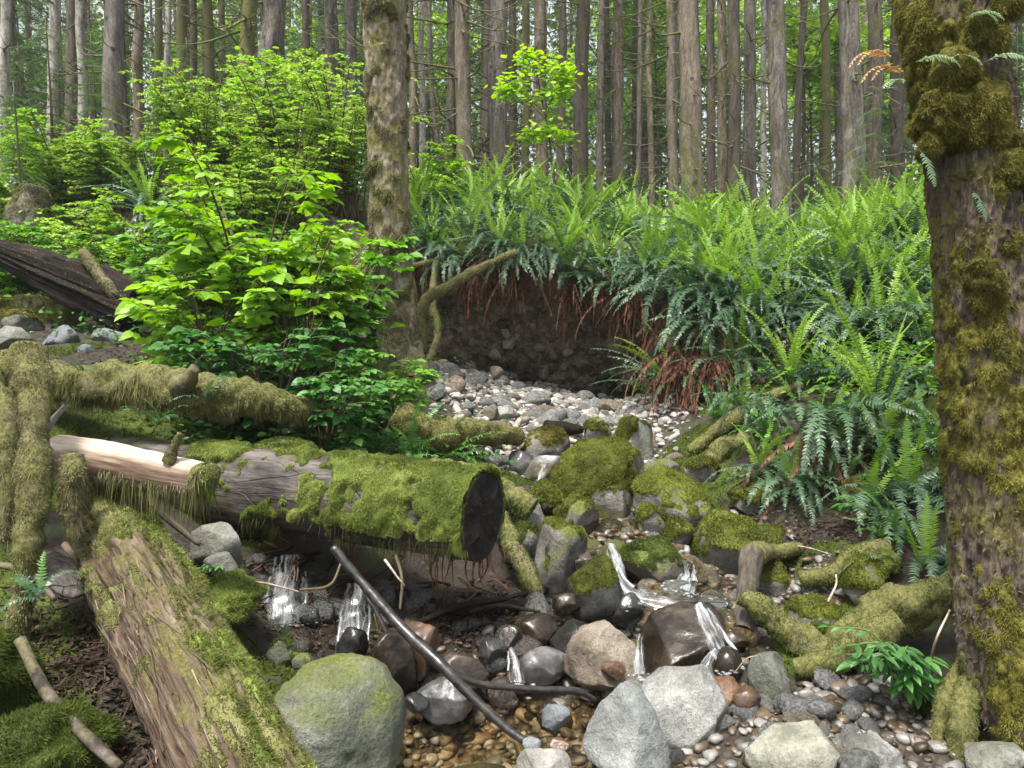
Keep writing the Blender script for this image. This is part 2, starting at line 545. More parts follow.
# ================================================================== rocks: measured from the photograph
# (cx, cy, w, h, Y, material, moss material, moss amount, facets, label)
ROCKS = [
 (338,722,138,132,2.42,'mossgrey',None,0,-2,'big rounded boulder with dull green moss beside the foot of the slanting rotten log'),
 (624,732,88,96,2.62,'white',None,0,14,'pale grey angular boulder with a pointed top at the pool edge'),
 (682,712,92,98,2.82,'granite',None,0,6,'speckled light grey round boulder right behind the pointed pale boulder'),
 (544,764,58,34,2.42,'pale',None,0,6,'small whitish stone at the bottom edge below the end of the black branch'),
 (790,756,92,62,2.42,'greygreen2',"moss_olive",.15,5,'pale domed boulder with a faint yellow tint at the bottom edge beside the striped slab'),
 (857,756,88,44,2.5,'stripe',"moss_olive",.1,8,'flat grey slab with pale stripes at the bottom edge'),
 (603,655,82,66,3.08,'tan','moss_olive',.35,7,'tan granite boulder with an orange streak and moss on its shoulder'),
 (682,652,96,88,3.22,'wetbrown',None,0,6,'large wet dark brown boulder the cascade slides over'),
 (652,563,70,52,3.72,'darkgrey','moss_dark',1.0,4,'oval boulder capped with dark moss in the middle of the cascade'),
 (594,590,56,66,3.5,'wet','moss_rock',.75,5,'round boulder with a bright moss cap above its wet black sides'),
 (560,558,56,78,3.75,'grey','moss_rock',.6,5,'tall egg shaped boulder with golden moss on its upper half'),
 (602,482,104,84,4.9,'grey','moss_rock',1.0,5,'largest mossy boulder in the stream, beside the small upper fall'),
 (672,500,82,66,4.45,'grey','moss_rock',1.05,6,'wedge shaped mossy boulder leaning against the right bank'),
 (724,548,68,72,4.1,'grey','moss_rock',.85,9,'blocky mossy boulder with a bare wet foot above the right cascade'),
 (650,523,28,36,4.15,'grey','moss_rock',.8,9,'small pointed mossy stone in front of the wedge shaped boulder'),
 (676,532,32,24,4.12,'grey','moss_rock',1.0,4,'small round moss cushion stone beside the small pointed one'),
 (577,517,46,42,4.3,'grey','moss_rock',.55,10,'angular grey rock with moss on top below the upper fall'),
 (527,520,44,36,4.25,'pale2','moss_olive',.35,10,'flat pale rock with thin moss right of the sawn log end'),
 (520,541,40,34,4.0,'grey','moss_dark',.8,7,'low mossy rock tucked against the sawn log end'),
 (632,445,42,56,5.6,'pale2','moss_rock',.7,8,'upright pale rock with yellow moss at the edge of the gravel fan'),
 (547,448,48,38,5.4,'grey','moss_gold',.95,5,'mossy stone on the grey wet slab at the head of the upper fall'),
 (548,468,56,30,5.2,'wetgrey',None,0,8,'smooth wet grey slab at the head of the upper fall'),
 (523,463,30,26,5.3,'wetgrey',None,0,6,'small wet stone left of the smooth grey slab'),
 (571,636,44,32,3.2,'wet',None,0,6,'rounded black wet stone above the tan granite boulder'),
 (626,608,34,34,3.42,'wet',None,0,6,'black wet stone splashed by the left cascade'),
 (536,628,46,28,3.3,'wetbrown',None,0,7,'dark brown wet stone below the tall egg shaped boulder'),
 (492,650,30,24,3.12,'wet',None,0,6,'small blackish green wet stone at the back of the pool'),
 (510,636,26,22,3.2,'wetbrown',None,0,7,'little brown wet stone behind the blackish green one'),
 (566,602,30,22,3.42,'wetbrown',None,0,7,'reddish wet rock left of the bright moss capped boulder'),
 (545,662,52,30,3.1,'wetgrey',None,0,8,'low wet rock at the back of the pool where water drips in'),
 (771,684,42,68,2.92,'greygreen','moss_olive',.35,8,'upright grey rock with lichen and moss under the curved mossy log'),
 (720,692,42,34,2.85,'orange',None,0,5,'orange brown stone at the foot of the right cascade'),
 (728,662,32,30,3.02,'wetbrown',None,0,6,'dark brown wet stone just above the orange brown one'),
 (746,700,30,26,2.8,'rust',None,0,8,'rusty flat stone beside the orange brown one'),
 (770,582,42,40,3.75,'grey','moss_rock',1.1,5,'mossy cushion boulder behind the grey bare stub right of the cascade'),
 (862,580,46,48,3.4,'grey','moss_rock',1.1,5,'mossy rock below the drooping blue green fern right of the stream'),
 (812,612,48,30,3.35,'grey','moss_rock',1.1,5,'low mossy rock inside the bend of the curved mossy log'),
 (820,632,30,24,3.15,'greygreen','moss_dark',.5,7,'small stone half hidden under the curved mossy log'),
 (994,758,64,40,2.4,'pale2','moss_olive',.4,7,'mossy pale stone at the bottom right corner against the tree foot'),
 (388,655,64,66,3.02,'wetbrown',None,0,6,'wet brown boulder behind the black branch'),
 (418,648,44,52,3.05,'rust',None,0,6,'rust coloured wet boulder right of the brown one behind the black branch'),
 (352,640,34,30,3.1,'wet',None,0,6,'dark stone under the left fall'),
 (446,694,62,40,2.95,'wetgrey',None,0,6,'smooth grey wet boulder at the left side of the pool'),
 (466,668,50,36,3.05,'wetbrown',None,0,8,'wet slab leaning behind the smooth grey pool boulder'),
 (415,702,28,18,2.85,'wet',None,0,6,'small dark stone at the left edge of the pool'),
 (218,545,54,52,3.35,'pale2','moss_olive',.12,9,'pale rounded rock under the long bare log'),
 (222,566,34,28,3.22,'pale2','moss_dark',.15,9,'small pale wedge stone in front of the rounded rock under the log'),
 (283,648,30,24,3.0,'greengrey','moss_dark',.5,7,'small green stone left of the waterfall under the log'),
 (304,662,26,18,2.9,'greengrey','moss_dark',.5,7,'flat green stone just above the big rounded boulder'),
 (62,340,36,30,6.0,'bluegrey',None,0,12,'bluish grey block under the splintered dark log'),
 (12,338,46,24,5.7,'pale2','moss_olive',.1,8,'pale rock at the left edge beside the bluish grey block'),
 (20,322,44,24,6.3,'grey','moss_gold',1.1,4,'yellow moss covered stone at the left edge'),
 (112,340,38,24,6.1,'bluegrey',None,0,9,'shaded grey rock under the broken root end of the splintered log'),
 (84,352,22,16,5.7,'bluegrey',None,0,9,'little grey stone between the bluish block and the shaded rock'),
 (476,738,80,40,2.62,'sunk',None,0,5,'flat greenish stone lying under the water of the pool'),
 (556,716,30,22,2.72,'bluegrey',None,0,8,'small bluish grey stone breaking the surface of the pool'),
 (532,744,20,14,2.5,'bluegrey',None,0,8,'tiny grey stone in the shallow water near the branch tip'),
 (640,690,70,18,2.95,'greygreen','moss_dark',.4,7,'flat stone with green algae under the twig left of the speckled boulder'),
 (613,668,26,16,2.95,'orange',None,0,7,'small ochre stone at the foot of the tan granite boulder'),
 (660,470,40,22,5.0,'grey','moss_olive',.3,8,'flat grey stone behind the wedge shaped mossy boulder'),
 (560,745,24,14,2.55,'rust',None,0,7,'brown pebble in the shallows beside the pale angular boulder'),
 (497,372,14,12,7.3,'tan',None,0,6,'round tan stone at the top of the gravel fan'),
 (505,412,20,14,6.4,'pale',None,0,8,'bright pale stone on the upper gravel fan beside the driftwood'),
 (490,412,18,16,6.3,'tan',None,0,6,'tan stone on the upper gravel fan left of the bright pale one'),
 (485,436,30,24,5.7,'grey','moss_gold',.9,5,'low mossy stone at the left edge of the gravel fan'),
 (598,432,28,28,5.9,'grey','moss_rock',.8,6,'mossy stone in the middle of the gravel fan beside the driftwood splinter'),
 (735,640,30,22,3.15,'wetbrown',None,0,6,'wet brown stone beside the right cascade'),
 (752,612,36,24,3.4,'wetgrey',None,0,7,'wet stone where the water gathers above the right cascade'),
 (715,600,32,18,3.5,'wetgrey',None,0,7,'low wet stone in the riffle below the blocky mossy boulder'),
 (668,604,26,16,3.45,'wetgrey',None,0,7,'low wet stone in the riffle below the oval boulder'),
 (585,562,26,24,3.7,'wetbrown',None,0,7,'brown wet stone wedged between the egg shaped and the oval boulder'),
 (858,490,26,22,4.2,'grey','moss_gold',1.1,4,'moss ball stone under the big drooping fern'),
 (768,545,38,32,3.95,'grey','moss_rock',1.0,5,'mossy rounded stone just above the grey bare stub'),
 (545,497,38,32,4.5,'grey','moss_rock',.95,5,'mossy rounded stone below the small upper fall'),
 (700,470,34,26,4.9,'grey','moss_rock',.95,4,'mossy stone against the bank behind the wedge shaped boulder'),
 (590,455,36,26,5.4,'grey','moss_rock',.9,5,'mossy stone behind the largest mossy boulder'),
 (745,500,32,22,4.5,'pale2','moss_rock',.8,6,'low pale stone with a mossy top on the right side of the stream'),
 (930,715,30,40,2.75,'greengrey','moss_dark',.9,6,'mossy rock behind the leafy seedling at the right tree'),
]

# ------------------------------------------------------------------ ground: a smooth surface through measured points
CP = [  # px, py, Y
 (0,768,2.0),(0,640,2.6),(100,600,2.8),(-60,500,3.2),(900,690,2.8),(850,768,2.4),(1010,745,2.5),(1080,640,3.2),
 (820,560,3.7),(900,540,3.6),(760,520,4.3),(950,480,3.9),(650,590,3.55),(640,540,4.1),(600,532,4.1),(560,600,3.5),(700,575,3.75),
 (670,480,4.9),(590,440,6.0),(620,410,7.6),(500,382,7.6),(470,420,6.0),(450,470,4.8),(540,492,4.6),(560,425,6.6),(545,395,7.4),
 (420,605,3.5),(300,565,3.75),(300,645,3.2),(360,690,2.95),(250,525,4.0),(200,600,3.0),(150,640,2.7),(400,440,5.0),(300,405,5.0),(100,420,4.4),
 (0,400,4.3),(60,347,6.0),(0,300,7.5),(200,305,7.5),(380,352,6.6),(700,430,5.5),(780,500,4.4),(800,400,5.3),(900,420,4.6),(870,340,6.0),
 (700,375,7.1),(1020,450,4.0),(1020,300,7.0),(800,690,2.85),(790,640,3.2),(860,640,3.2),(450,580,4.0),(480,540,4.2),(480,620,3.5),(640,690,3.0),
 (700,640,3.2),(660,700,2.95),(780,720,2.7),(1150,500,3.8),(-150,330,6.0),(1200,330,6.5)]
CPw = [U(*p) for p in CP]
CPw += [np.array(p) for p in ((-.2,2.85,-.13),(0,2.6,-.17),(.22,2.6,-.15),(-.3,2.5,-.17),(.45,2.8,-.06),(-.1,3.0,-.09),(.12,2.9,-.1),(.05,2.75,-.15),(-.12,2.35,-.17),(.05,2.25,-.17),(.15,2.2,-.14),(-.25,2.1,-.12),(.6,2.35,.0),
   (0,1.5,-.12),(1.2,1.5,.1),(-1.5,1.5,.3),(-.85,1.8,.16),(-.9,2.3,.16),(0,0,0.05),(1.5,0,.1),(-1.5,0,.25),(0,-4,.1),(5,-4,.4),(-5,-4,.5),(-6,0,.9),(6,0,.6),(6,4,1.1),(-6,4,1.3),
   (-1.2,9.4,1.15),(0,9.6,.95),(1.4,9.4,.85),(-4,10,1.3),(4,10,1.0),(8,10,1.2),(-8,10,1.6),(-8,7,2.0),(8,6.5,1.6))]
for (cx, cy, w, h, Y, mt, ms, ma, fc, lb) in ROCKS:
    if mt != 'sunk' and cy > 380 and not (400 < cx < 720 and cy > 665):
        CPw.append(U(cx, cy + h * 0.42, Y) - np.array((0, 0, 0.01)))
CPw = np.array(CPw)
def _phi(r): return r
_n = len(CPw)
_A = np.zeros((_n + 3, _n + 3))
_A[:_n, :_n] = _phi(np.linalg.norm(CPw[:, None, :2] - CPw[None, :, :2], axis=-1)) - 0.03 * np.eye(_n)
_A[:_n, _n:] = np.c_[np.ones(_n), CPw[:, :2]]
_A[_n:, :_n] = _A[:_n, _n:].T
_W = np.linalg.solve(_A, np.r_[CPw[:, 2], 0, 0, 0])
def ground(x, y, rough=True):
    x, y = np.atleast_1d(np.asarray(x, float)), np.atleast_1d(np.asarray(y, float))
    XY = np.c_[x, y]
    z = np.empty(len(x))
    for k in range(0, len(x), 20000):
        d = np.linalg.norm(XY[k:k + 20000, None] - CPw[None, :, :2], axis=-1)
        z[k:k + 20000] = _phi(d) @ _W[:_n] + np.c_[np.ones(len(d)), XY[k:k + 20000]] @ _W[_n:]
    if rough:
        P3 = np.c_[x, y, np.zeros_like(x)]
        z = z + 0.022 * fbm(P3, 4.0, 4, 5) + 0.03 * fbm(P3, 1.2, 2, 9)
    return z

gx, gy = np.meshgrid(np.linspace(-9, 9, 300), np.linspace(-6, 10.2, 290))
gz = ground(gx.ravel(), gy.ravel())
def grid_faces(nr, nc):
    i = (np.arange(nr - 1)[:, None] * nc + np.arange(nc - 1)[None]).ravel()
    return np.stack([i, i + 1, i + nc + 1, i + nc], -1)

# gravel map: 1 on the gravel fan, the stream bed and the right shore
def gravel_w(x, y):
    x, y = np.asarray(x, float), np.asarray(y, float)
    w = np.zeros_like(x)
    for (px, py, Y, rx, ry) in ((560,420,6.6,.95,1.4),(490,395,7.3,.7,.9),(620,520,4.3,.55,.7),(660,580,3.7,.55,.55),(735,520,4.2,.3,.3),(480,720,2.7,.62,.55),(640,700,2.9,.5,.45),(830,710,2.7,.5,.32),(800,575,3.6,.22,.2)):
        c = U(px, py, Y)
        w = np.maximum(w, np.clip(1.7 - 1.3 * np.hypot((x - c[0]) / rx, (y - c[1]) / ry), 0, 1))
    return w

m, nt, N, L = mat_new('soil')
tcv = N('ShaderNodeTexCoord').outputs['Object']
n1 = noise(nt, 14, 8, 0.7, tcv)
c = ramp(nt, n1, [(0.3, (0.009, 0.006, 0.004)), (0.5, (0.026, 0.017, 0.011)), (0.7, (0.06, 0.04, 0.026))])
vo = N('ShaderNodeTexVoronoi'); vo.inputs['Scale'].default_value = 32; L(tcv, vo.inputs['Vector'])
pc = ramp(nt, vo.outputs['Color'], [(0.1, (0.045, 0.03, 0.018)), (0.5, (0.11, 0.085, 0.055)), (0.9, (0.19, 0.18, 0.15))])
pc = mixc(nt, ramp(nt, vo.outputs['Distance'], [(0.3, 0.0), (0.6, 0.8)]), pc, (0.03, 0.022, 0.015))
c = mixc(nt, attr(nt), c, pc)
mm = ramp(nt, noise(nt, 2.2, 5, 0.65, tcv), [(0.5, 0.0), (0.6, 0.8)])
mm = math_(nt, 'MULTIPLY', mm, math_(nt, 'SUBTRACT', 1.0, attr(nt), clamp=True))
c = mixc(nt, mm, c, (0.045, 0.06, 0.012))
hh = math_(nt, 'ADD', n1, math_(nt, 'MULTIPLY', math_(nt, 'MULTIPLY', math_(nt, 'SUBTRACT', 1.0, vo.outputs['Distance']), attr(nt)), 0.6))
wt = attr(nt, 'wet')
c = mixc(nt, math_(nt, 'MULTIPLY', wt, .7), c, mixc(nt, .5, c, (.003, .002, .0015)))
principled(nt, c, math_(nt, 'SUBTRACT', .82, math_(nt, 'MULTIPLY', wt, .6)), bump(nt, hh, 0.05, 1.), 0.5)
M['soil'] = m
g = MB()
g.add(np.c_[gx.ravel(), gy.ravel(), gz], grid_faces(290, 300), 0, np.clip(gravel_w(gx.ravel(), gy.ravel()), 0, 1))
go = g.obj('ground', M['soil'])
wq = np.zeros(gx.size)
for (px, py, Y, rx, ry) in ((330,600,3.45,.75,.45),(480,620,3.4,.5,.5),(640,600,3.5,.6,.6),(700,660,3.1,.4,.4)):
    c_ = U(px, py, Y)
    wq = np.maximum(wq, np.clip(1.8 - 1.5 * np.hypot((gx.ravel() - c_[0]) / rx, (gy.ravel() - c_[1]) / ry), 0, 1))
at = go.data.attributes.new('wet', 'FLOAT', 'POINT'); at.data.foreach_set('value', wq.astype(np.float32))
tag(go, 'dark soil and gravel of the stream gully', 'ground', kind='structure')

# ------------------------------------------------------------------ bank: foot, lip and the forest floor behind it
BK = np.array([  # px, Yfoot, zfoot, Ylip, zlip, hollow
 (-900,9.5,1.8,11.0,2.7,0),(-200,8.4,1.8,9.5,2.85,0),(150,8.0,1.7,9.0,2.85,0),(330,7.7,1.4,8.5,2.75,0),(400,7.9,1.1,8.2,2.35,0),(430,8.5,.7,7.95,2.28,.8),(470,8.65,.6,7.85,2.24,1),
 (540,8.8,.5,7.8,2.2,1),(600,8.75,.45,7.65,2.06,1),(640,8.4,.45,7.25,1.88,1),(665,7.3,.6,6.9,1.75,.6),(690,6.45,.6,6.55,1.62,.2),(720,6.15,.65,6.35,1.58,0),(770,5.95,.75,6.2,1.56,0),(820,6.0,.95,6.3,1.6,0),(900,6.4,1.3,6.9,1.9,0),(1100,7.2,1.6,7.8,2.3,0),(2000,8.0,1.8,9.0,2.6,0)])
def bkp(px):
    return [np.interp(px, BK[:, 0], BK[:, k]) for k in range(1, 6)]
def px_of(x, y): return 512 + FPX * np.asarray(x, float) / np.maximum(np.asarray(y, float), .5)
def ztop(x, y):
    x, y = np.atleast_1d(np.asarray(x, float)), np.atleast_1d(np.asarray(y, float))
    yf, zf, yl, zl, ho = bkp(px_of(x, y))
    d = np.maximum(y - yl, 0)
    z = zl + 0.95 * (1 - np.exp(-d / 2.2)) + 0.045 * d
    P3 = np.c_[x, y, np.zeros_like(x)]
    return z + (0.09 * fbm(P3, .9, 3, 31) + 0.05 * fbm(P3, 3, 2, 33)) * np.clip(d * 2, 0, 1) + 0.5 * fbm(P3, .06, 2, 35) * np.clip((d - 4) / 10, 0, 1)
def surf(x, y):
    x, y = np.atleast_1d(np.asarray(x, float)), np.atleast_1d(np.asarray(y, float))
    yf, zf, yl, zl, ho = bkp(px_of(x, y))
    z = ground(x, y)
    t = np.clip((y - yf) / np.maximum(yl - yf, .05), 0, 1)
    zs = zf + (zl - zf) * t
    z = np.where((ho < .3) & (y > yf) & (y < yl), np.maximum(z, zs), z)
    return np.where(y >= yl, ztop(x, y), z)
pxs = np.concatenate([np.linspace(-900, 250, 60), np.linspace(256, 1000, 240), np.linspace(1010, 2000, 60)])
yf, zf, yl, zl, ho = bkp(pxs)
rows = []
NF = 34
for k in range(NF):
    t = k / (NF - 1)
    hol = .45 * np.sqrt(np.maximum(1 - t ** 2.2, 0)) + .55 * (1 - t)
    Yh = yl + (yf - yl) * hol
    Yd = yf + (yl - yf) * t
    Yk = Yd * (1 - ho) + Yh * ho
    zk = (zf - .25) + (zl - zf + .25) * (t if True else t)
    x = (pxs - 512) / FPX * Yk
    rows.append(np.c_[x, Yk, zk])
front = np.array(rows)
sh = front.shape
fn = fbm(front.reshape(-1, 3), 2.2, 4, 41).reshape(sh[:2])
fn2 = fbm(front.reshape(-1, 3), 9, 3, 43).reshape(sh[:2])
edge = np.clip(np.minimum(np.linspace(0, 1, NF), np.linspace(1, 0, NF)) * 8, 0, 1)[:, None]
front[:, :, 1] += (fn * .1 + fn2 * .035) * edge
front[:, :, 2] += (fn2 * .03) * edge
dd = np.concatenate([np.linspace(0.08, 8, 60), np.geomspace(8.3, 150, 40)])
top = []
for d in dd:
    Y = yl + d
    x = (pxs - 512) / FPX * Y
    top.append(np.c_[x, Y, ztop(x, Y)])
bk = np.concatenate([front, np.array(top)])
m, nt, N, L = mat_new('bank_soil')
tcv = N('ShaderNodeTexCoord').outputs['Object']
n1 = noise(nt, 11, 8, 0.75, tcv)
c = ramp(nt, n1, [(0.36, (0.05, 0.038, 0.027)), (0.5, (0.17, 0.132, 0.097)), (0.64, (0.36, 0.295, 0.23))])
vo = N('ShaderNodeTexVoronoi'); vo.inputs['Scale'].default_value = 22; L(tcv, vo.inputs['Vector'])
pm = math_(nt, 'MULTIPLY', ramp(nt, vo.outputs['Distance'], [(0.22, 1.0), (0.34, 0.0)]), ramp(nt, vo.outputs['Color'], [(0.55, 0.0), (0.6, 1.0)]))
c = mixc(nt, math_(nt, 'MULTIPLY', pm, .8), c, (0.34, 0.3, 0.25))
c = mixc(nt, attr(nt), c, mixc(nt, ramp(nt, noise(nt, 3, 5, .7, tcv), [(.45, 0.), (.6, 1.)]), (0.05, 0.035, 0.02), (0.05, 0.075, 0.015)))
principled(nt, c, 0.9, bump(nt, math_(nt, 'ADD', n1, math_(nt, 'MULTIPLY', pm, .5)), 0.04, 1.0), 0.2)
M['bank_soil'] = m
b = MB()
b.add(bk.reshape(-1, 3), grid_faces(len(bk), len(pxs)), 0, np.repeat(np.r_[np.zeros(NF), np.ones(len(dd))], len(pxs)))
tag(b.obj('bank', M['bank_soil']), 'undercut earth bank and the forest floor behind it', 'bank', kind='structure')

# ------------------------------------------------------------------ rocks
def ico(sub):
    import bmesh
    bm = bmesh.new()
    bmesh.ops.create_icosphere(bm, subdivisions=sub, radius=1)
    V = np.array([v.co[:] for v in bm.verts]); F = np.array([[v.index for v in f.verts] for f in bm.faces])
    bm.free()
    return V, F
ICO = {k: ico(k) for k in (1, 2, 3, 4, 5)}
def rock_shape(seed, sub=4, facets=6, amp=.1, soft=.93):
    g = np.random.default_rng(seed)
    V, F = ICO[sub]
    V = V * (1 + amp * 1.3 * fbm(V + seed * 3.1, 0.9, 2, seed)[:, None])
    for k in range(facets):
        n = norm(g.normal(0, 1, 3)); d = g.uniform(.55, .86)
        s = V @ n - d
        V = V - np.clip(s, 0, None)[:, None] * n * soft
    V = V * (1 + amp * .34 * fbm(V + seed, 3.5, 5, seed + 1, .6)[:, None])
    lo, hi = V.min(0), V.max(0)
    return (V - (lo + hi) / 2) / ((hi - lo) / 2), F
M['r_granite'] = rock_mat('rock_granite', (0.06, 0.063, 0.058), (0.17, 0.175, 0.165), (0.31, 0.315, 0.3), speck=.65)
M['r_white'] = rock_mat('rock_white', (0.09, 0.098, 0.095), (0.22, 0.232, 0.225), (0.38, 0.392, 0.383), speck=.5)
M['r_mossgrey'] = rock_mat('rock_mossgrey', (0.045, 0.052, 0.036), (0.12, 0.132, 0.098), (0.24, 0.25, 0.21), moss=(.35, 1.15))
M['r_earthy'] = rock_mat('rock_earthy', (0.25, 0.21, 0.16), (0.46, 0.4, 0.32), (0.6, 0.54, 0.45), speck=.2)
M['r_pale'] = rock_mat('rock_pale', (0.17, 0.16, 0.14), (0.3, 0.29, 0.265), (0.42, 0.41, 0.385), speck=.3)
M['r_pale2'] = rock_mat('rock_pale_lichen', (0.07, 0.07, 0.052), (0.17, 0.17, 0.14), (0.29, 0.295, 0.255), moss=(1.15, 1.6))
M['r_grey'] = rock_mat('rock_grey', (0.035, 0.032, 0.027), (0.1, 0.096, 0.084), (0.2, 0.195, 0.175), moss=(.35, .75))
M['r_darkgrey'] = rock_mat('rock_darkgrey', (0.035, 0.028, 0.025), (0.11, 0.09, 0.078), (0.19, 0.165, 0.15), moss=(.05, .4))
M['r_greengrey'] = rock_mat('rock_greengrey', (0.035, 0.042, 0.026), (0.105, 0.12, 0.078), (0.2, 0.215, 0.16), moss=(.55, 1.1))
M['r_greygreen'] = rock_mat('rock_lichen', (0.045, 0.05, 0.035), (0.125, 0.138, 0.105), (0.27, 0.285, 0.24), moss=(1.0, 1.5))
M['r_greygreen2'] = rock_mat('rock_dome', (0.1, 0.1, 0.075), (0.22, 0.22, 0.175), (0.33, 0.33, 0.275), moss=(1.3, 1.8))
M['r_tan'] = rock_mat('rock_tan', (0.06, 0.045, 0.03), (0.18, 0.145, 0.105), (0.31, 0.265, 0.21), speck=.6)
M['r_orange'] = rock_mat('rock_orange', (0.04, 0.018, 0.009), (0.12, 0.06, 0.03), (0.2, 0.115, 0.065), .3)
M['r_rust'] = rock_mat('rock_rust', (0.022, 0.011, 0.007), (0.07, 0.039, 0.022), (0.13, 0.08, 0.05), .22)
M['r_wet'] = rock_mat('rock_wet', (0.006, 0.006, 0.006), (0.02, 0.021, 0.02), (0.055, 0.055, 0.05), .13, speck=.2)
M['r_wetbrown'] = rock_mat('rock_wetbrown', (0.008, 0.006, 0.004), (0.026, 0.018, 0.012), (0.075, 0.052, 0.037), .13, speck=.2)
M['r_wetgrey'] = rock_mat('rock_wetgrey', (0.03, 0.03, 0.03), (0.085, 0.085, 0.085), (0.18, 0.18, 0.18), .2)
M['r_bluegrey'] = rock_mat('rock_bluegrey', (0.07, 0.08, 0.085), (0.14, 0.155, 0.165), (0.22, 0.235, 0.25), speck=.25)
M['r_stripe'] = rock_mat('rock_stripe', (0.045, 0.048, 0.042), (0.12, 0.123, 0.113), (0.3, 0.305, 0.29), stripes=True)
M['r_sunk'] = rock_mat('rock_sunk', (0.06, 0.06, 0.03), (0.13, 0.125, 0.07), (0.2, 0.19, 0.12))
# orange streak for the tan boulder
for k, (cx, cy, w, h, Y, mt, ms, ma, fc, lb) in enumerate(ROCKS):
    big = w > 60
    V, F = rock_shape({0: 140, 1: 102, 2: 131}.get(k, 100 + k), 5 if big else 4, fc + 3)
    sx, sz = w / 2 * Y / FPX, h / 2 * Y / FPX
    V = V * np.array((sx, (sx * .65 + sz * .45) * (1.0 if big else .9), sz * 1.18))
    c0 = U(cx, cy, Y); c0[2] -= sz * .16
    if mt == 'sunk': c0[2] = -.09; V[:, 2] *= .3
    mb = MB().add(V, F, 0, .5)
    ro = mb.obj('boulder' if big else 'stone', M['r_' + mt], None, c0)
    tag(ro, lb, 'boulder' if big else 'stone', 'rocks in and beside the stream')
    if ms and ma > .4:
        thr = 1.3 - ma * .9
        def mask(P, Nn, s=k, thr=thr, sz=sz):
            q = Nn[:, 2] + .7 * fbm(P, 7 / max(sz * 5, .6), 4, s) + .35 * fbm(P, 26, 3, s + 9) + .3 * P[:, 2] / sz - .25 * Nn[:, 0]
            return np.clip((q - thr) * 4, 0, 1)
        mw_ = moss_shell(V, [F], mask, .006 + .0022 * Y, 90000 if Y < 4.3 else 55000, .007 + .0011 * Y, .0014 * Y, .1, .15, k, 34000, 9 / sz ** .5)
        if mw_.n > 30: mw_.obj('moss', M[ms], ro)

# ------------------------------------------------------------------ loose gravel (nobody could count it) and cobbles
g = np.random.default_rng(21)
CB = [rock_shape(900 + k, 2, 7, .1) for k in range(8)]
def pebbles(n, smin, smax, box, seed, wmin=.25):
    g = np.random.default_rng(seed)
    x = g.uniform(box[0], box[1], n * 6); y = g.uniform(box[2], box[3], n * 6)
    k = gravel_w(x, y) * 1.0 > g.random(n * 6) * .9 + wmin * .4
    x, y = x[k][:n], y[k][:n]
    pool = (x > -.55) & (x < .42) & (y > 1.9) & (y < 3.0)
    x, y = x[~pool | (smax < .04)], y[~pool | (smax < .04)]
    s = smin * (smax / smin) ** (g.random(len(x)) ** 1.6)
    z = ground(x, y) + s * .25
    z = np.where((x > -.55) & (x < .42) & (y < 3.0), np.minimum(z, -.02 - s), z)
    return np.c_[x, y, z], s
def peb_mesh(name, P, s, mat, var):
    mb = MB()
    g = np.random.default_rng(len(P))
    idx = g.integers(0, len(CB), len(P))
    for q in range(len(CB)):
        j = np.where(idx == q)[0]
        if not len(j): continue
        Mx = orient(norm(np.c_[g.normal(0, 1, (len(j), 2)), g.normal(0, .25, len(j))]), norm(np.c_[g.normal(0, .3, (len(j), 2)), np.ones(len(j))]))
        Mx = Mx * (s[j][:, None, None] * np.stack([np.full(len(j), 1.), g.uniform(1., 1.5, len(j)), g.uniform(.5, .8, len(j))], -1)[:, None, :])
        V, F = batch(CB[q][0], [CB[q][1]], Mx, P[j])
        mb.add(V, F, 0, np.repeat(var[j], len(CB[q][0])), True)
    return mb.obj(name, mat)
def gravel_mat(name, stops, rough, wet=False):
    m, nt, N, L = mat_new(name)
    c = ramp(nt, attr(nt), stops)
    n = noise(nt, 60, 5, .7)
    c = mixc(nt, math_(nt, 'MULTIPLY', n, .7), c, mixc(nt, .75, c, (0.02, 0.018, 0.014)))
    principled(nt, c, rough, bump(nt, n, .006, .6), .5)
    return m
M['gravel_dry'] = gravel_mat('gravel_dry', [(0., (0.09, 0.075, 0.06)), (.35, (0.22, 0.2, 0.175)), (.7, (0.36, 0.345, 0.32)), (1., (0.52, 0.51, 0.48))], .8)
M['gravel_wet'] = gravel_mat('gravel_wet', [(0., (0.025, 0.017, 0.01)), (.3, (0.08, 0.053, 0.03)), (.5, (0.14, 0.105, 0.07)), (.7, (0.16, 0.155, 0.145)), (1., (0.32, 0.31, 0.29))], .3)
P, s = pebbles(5200, .012, .045, (-1.3, 1.7, 5.0, 8.8), 1)
tag(peb_mesh('gravel', P, s, M['gravel_dry'], rng.random(len(P))), 'pale loose gravel spilling from the hollow', 'gravel', kind='stuff')
P, s = pebbles(4200, .008, .035, (-.9, 1.9, 1.9, 4.9), 2, .1)
tag(peb_mesh('stream_gravel', P, s, M['gravel_wet'], rng.random(len(P))), 'brown and grey gravel of the stream bed', 'gravel', kind='stuff')
M['gravel_amber'] = gravel_mat('gravel_amber', [(0., (0.07, 0.045, 0.022)), (.35, (0.15, 0.1, 0.052)), (.65, (0.25, 0.18, 0.1)), (.85, (0.24, 0.22, 0.18)), (1., (0.38, 0.355, 0.3))], .4)
g = np.random.default_rng(31)
xq, yq = g.uniform(-.52, .45, 1500), g.uniform(1.9, 3.05, 1500)
zq = np.minimum(ground(xq, yq), -.05)
tag(peb_mesh('pool_gravel', np.c_[xq, yq, zq + .004], .008 + .028 * g.random(1500) ** 2.2, M['gravel_amber'], g.random(1500)), 'amber gravel on the bed of the clear pool', 'gravel', kind='stuff')
cob = [MB().add(rock_shape(950 + k, 3, 7, .1)[0] * np.array((1, 1.25, .72)), ICO[3][1]).mesh('cobble', M['r_granite']) for k in range(6)]
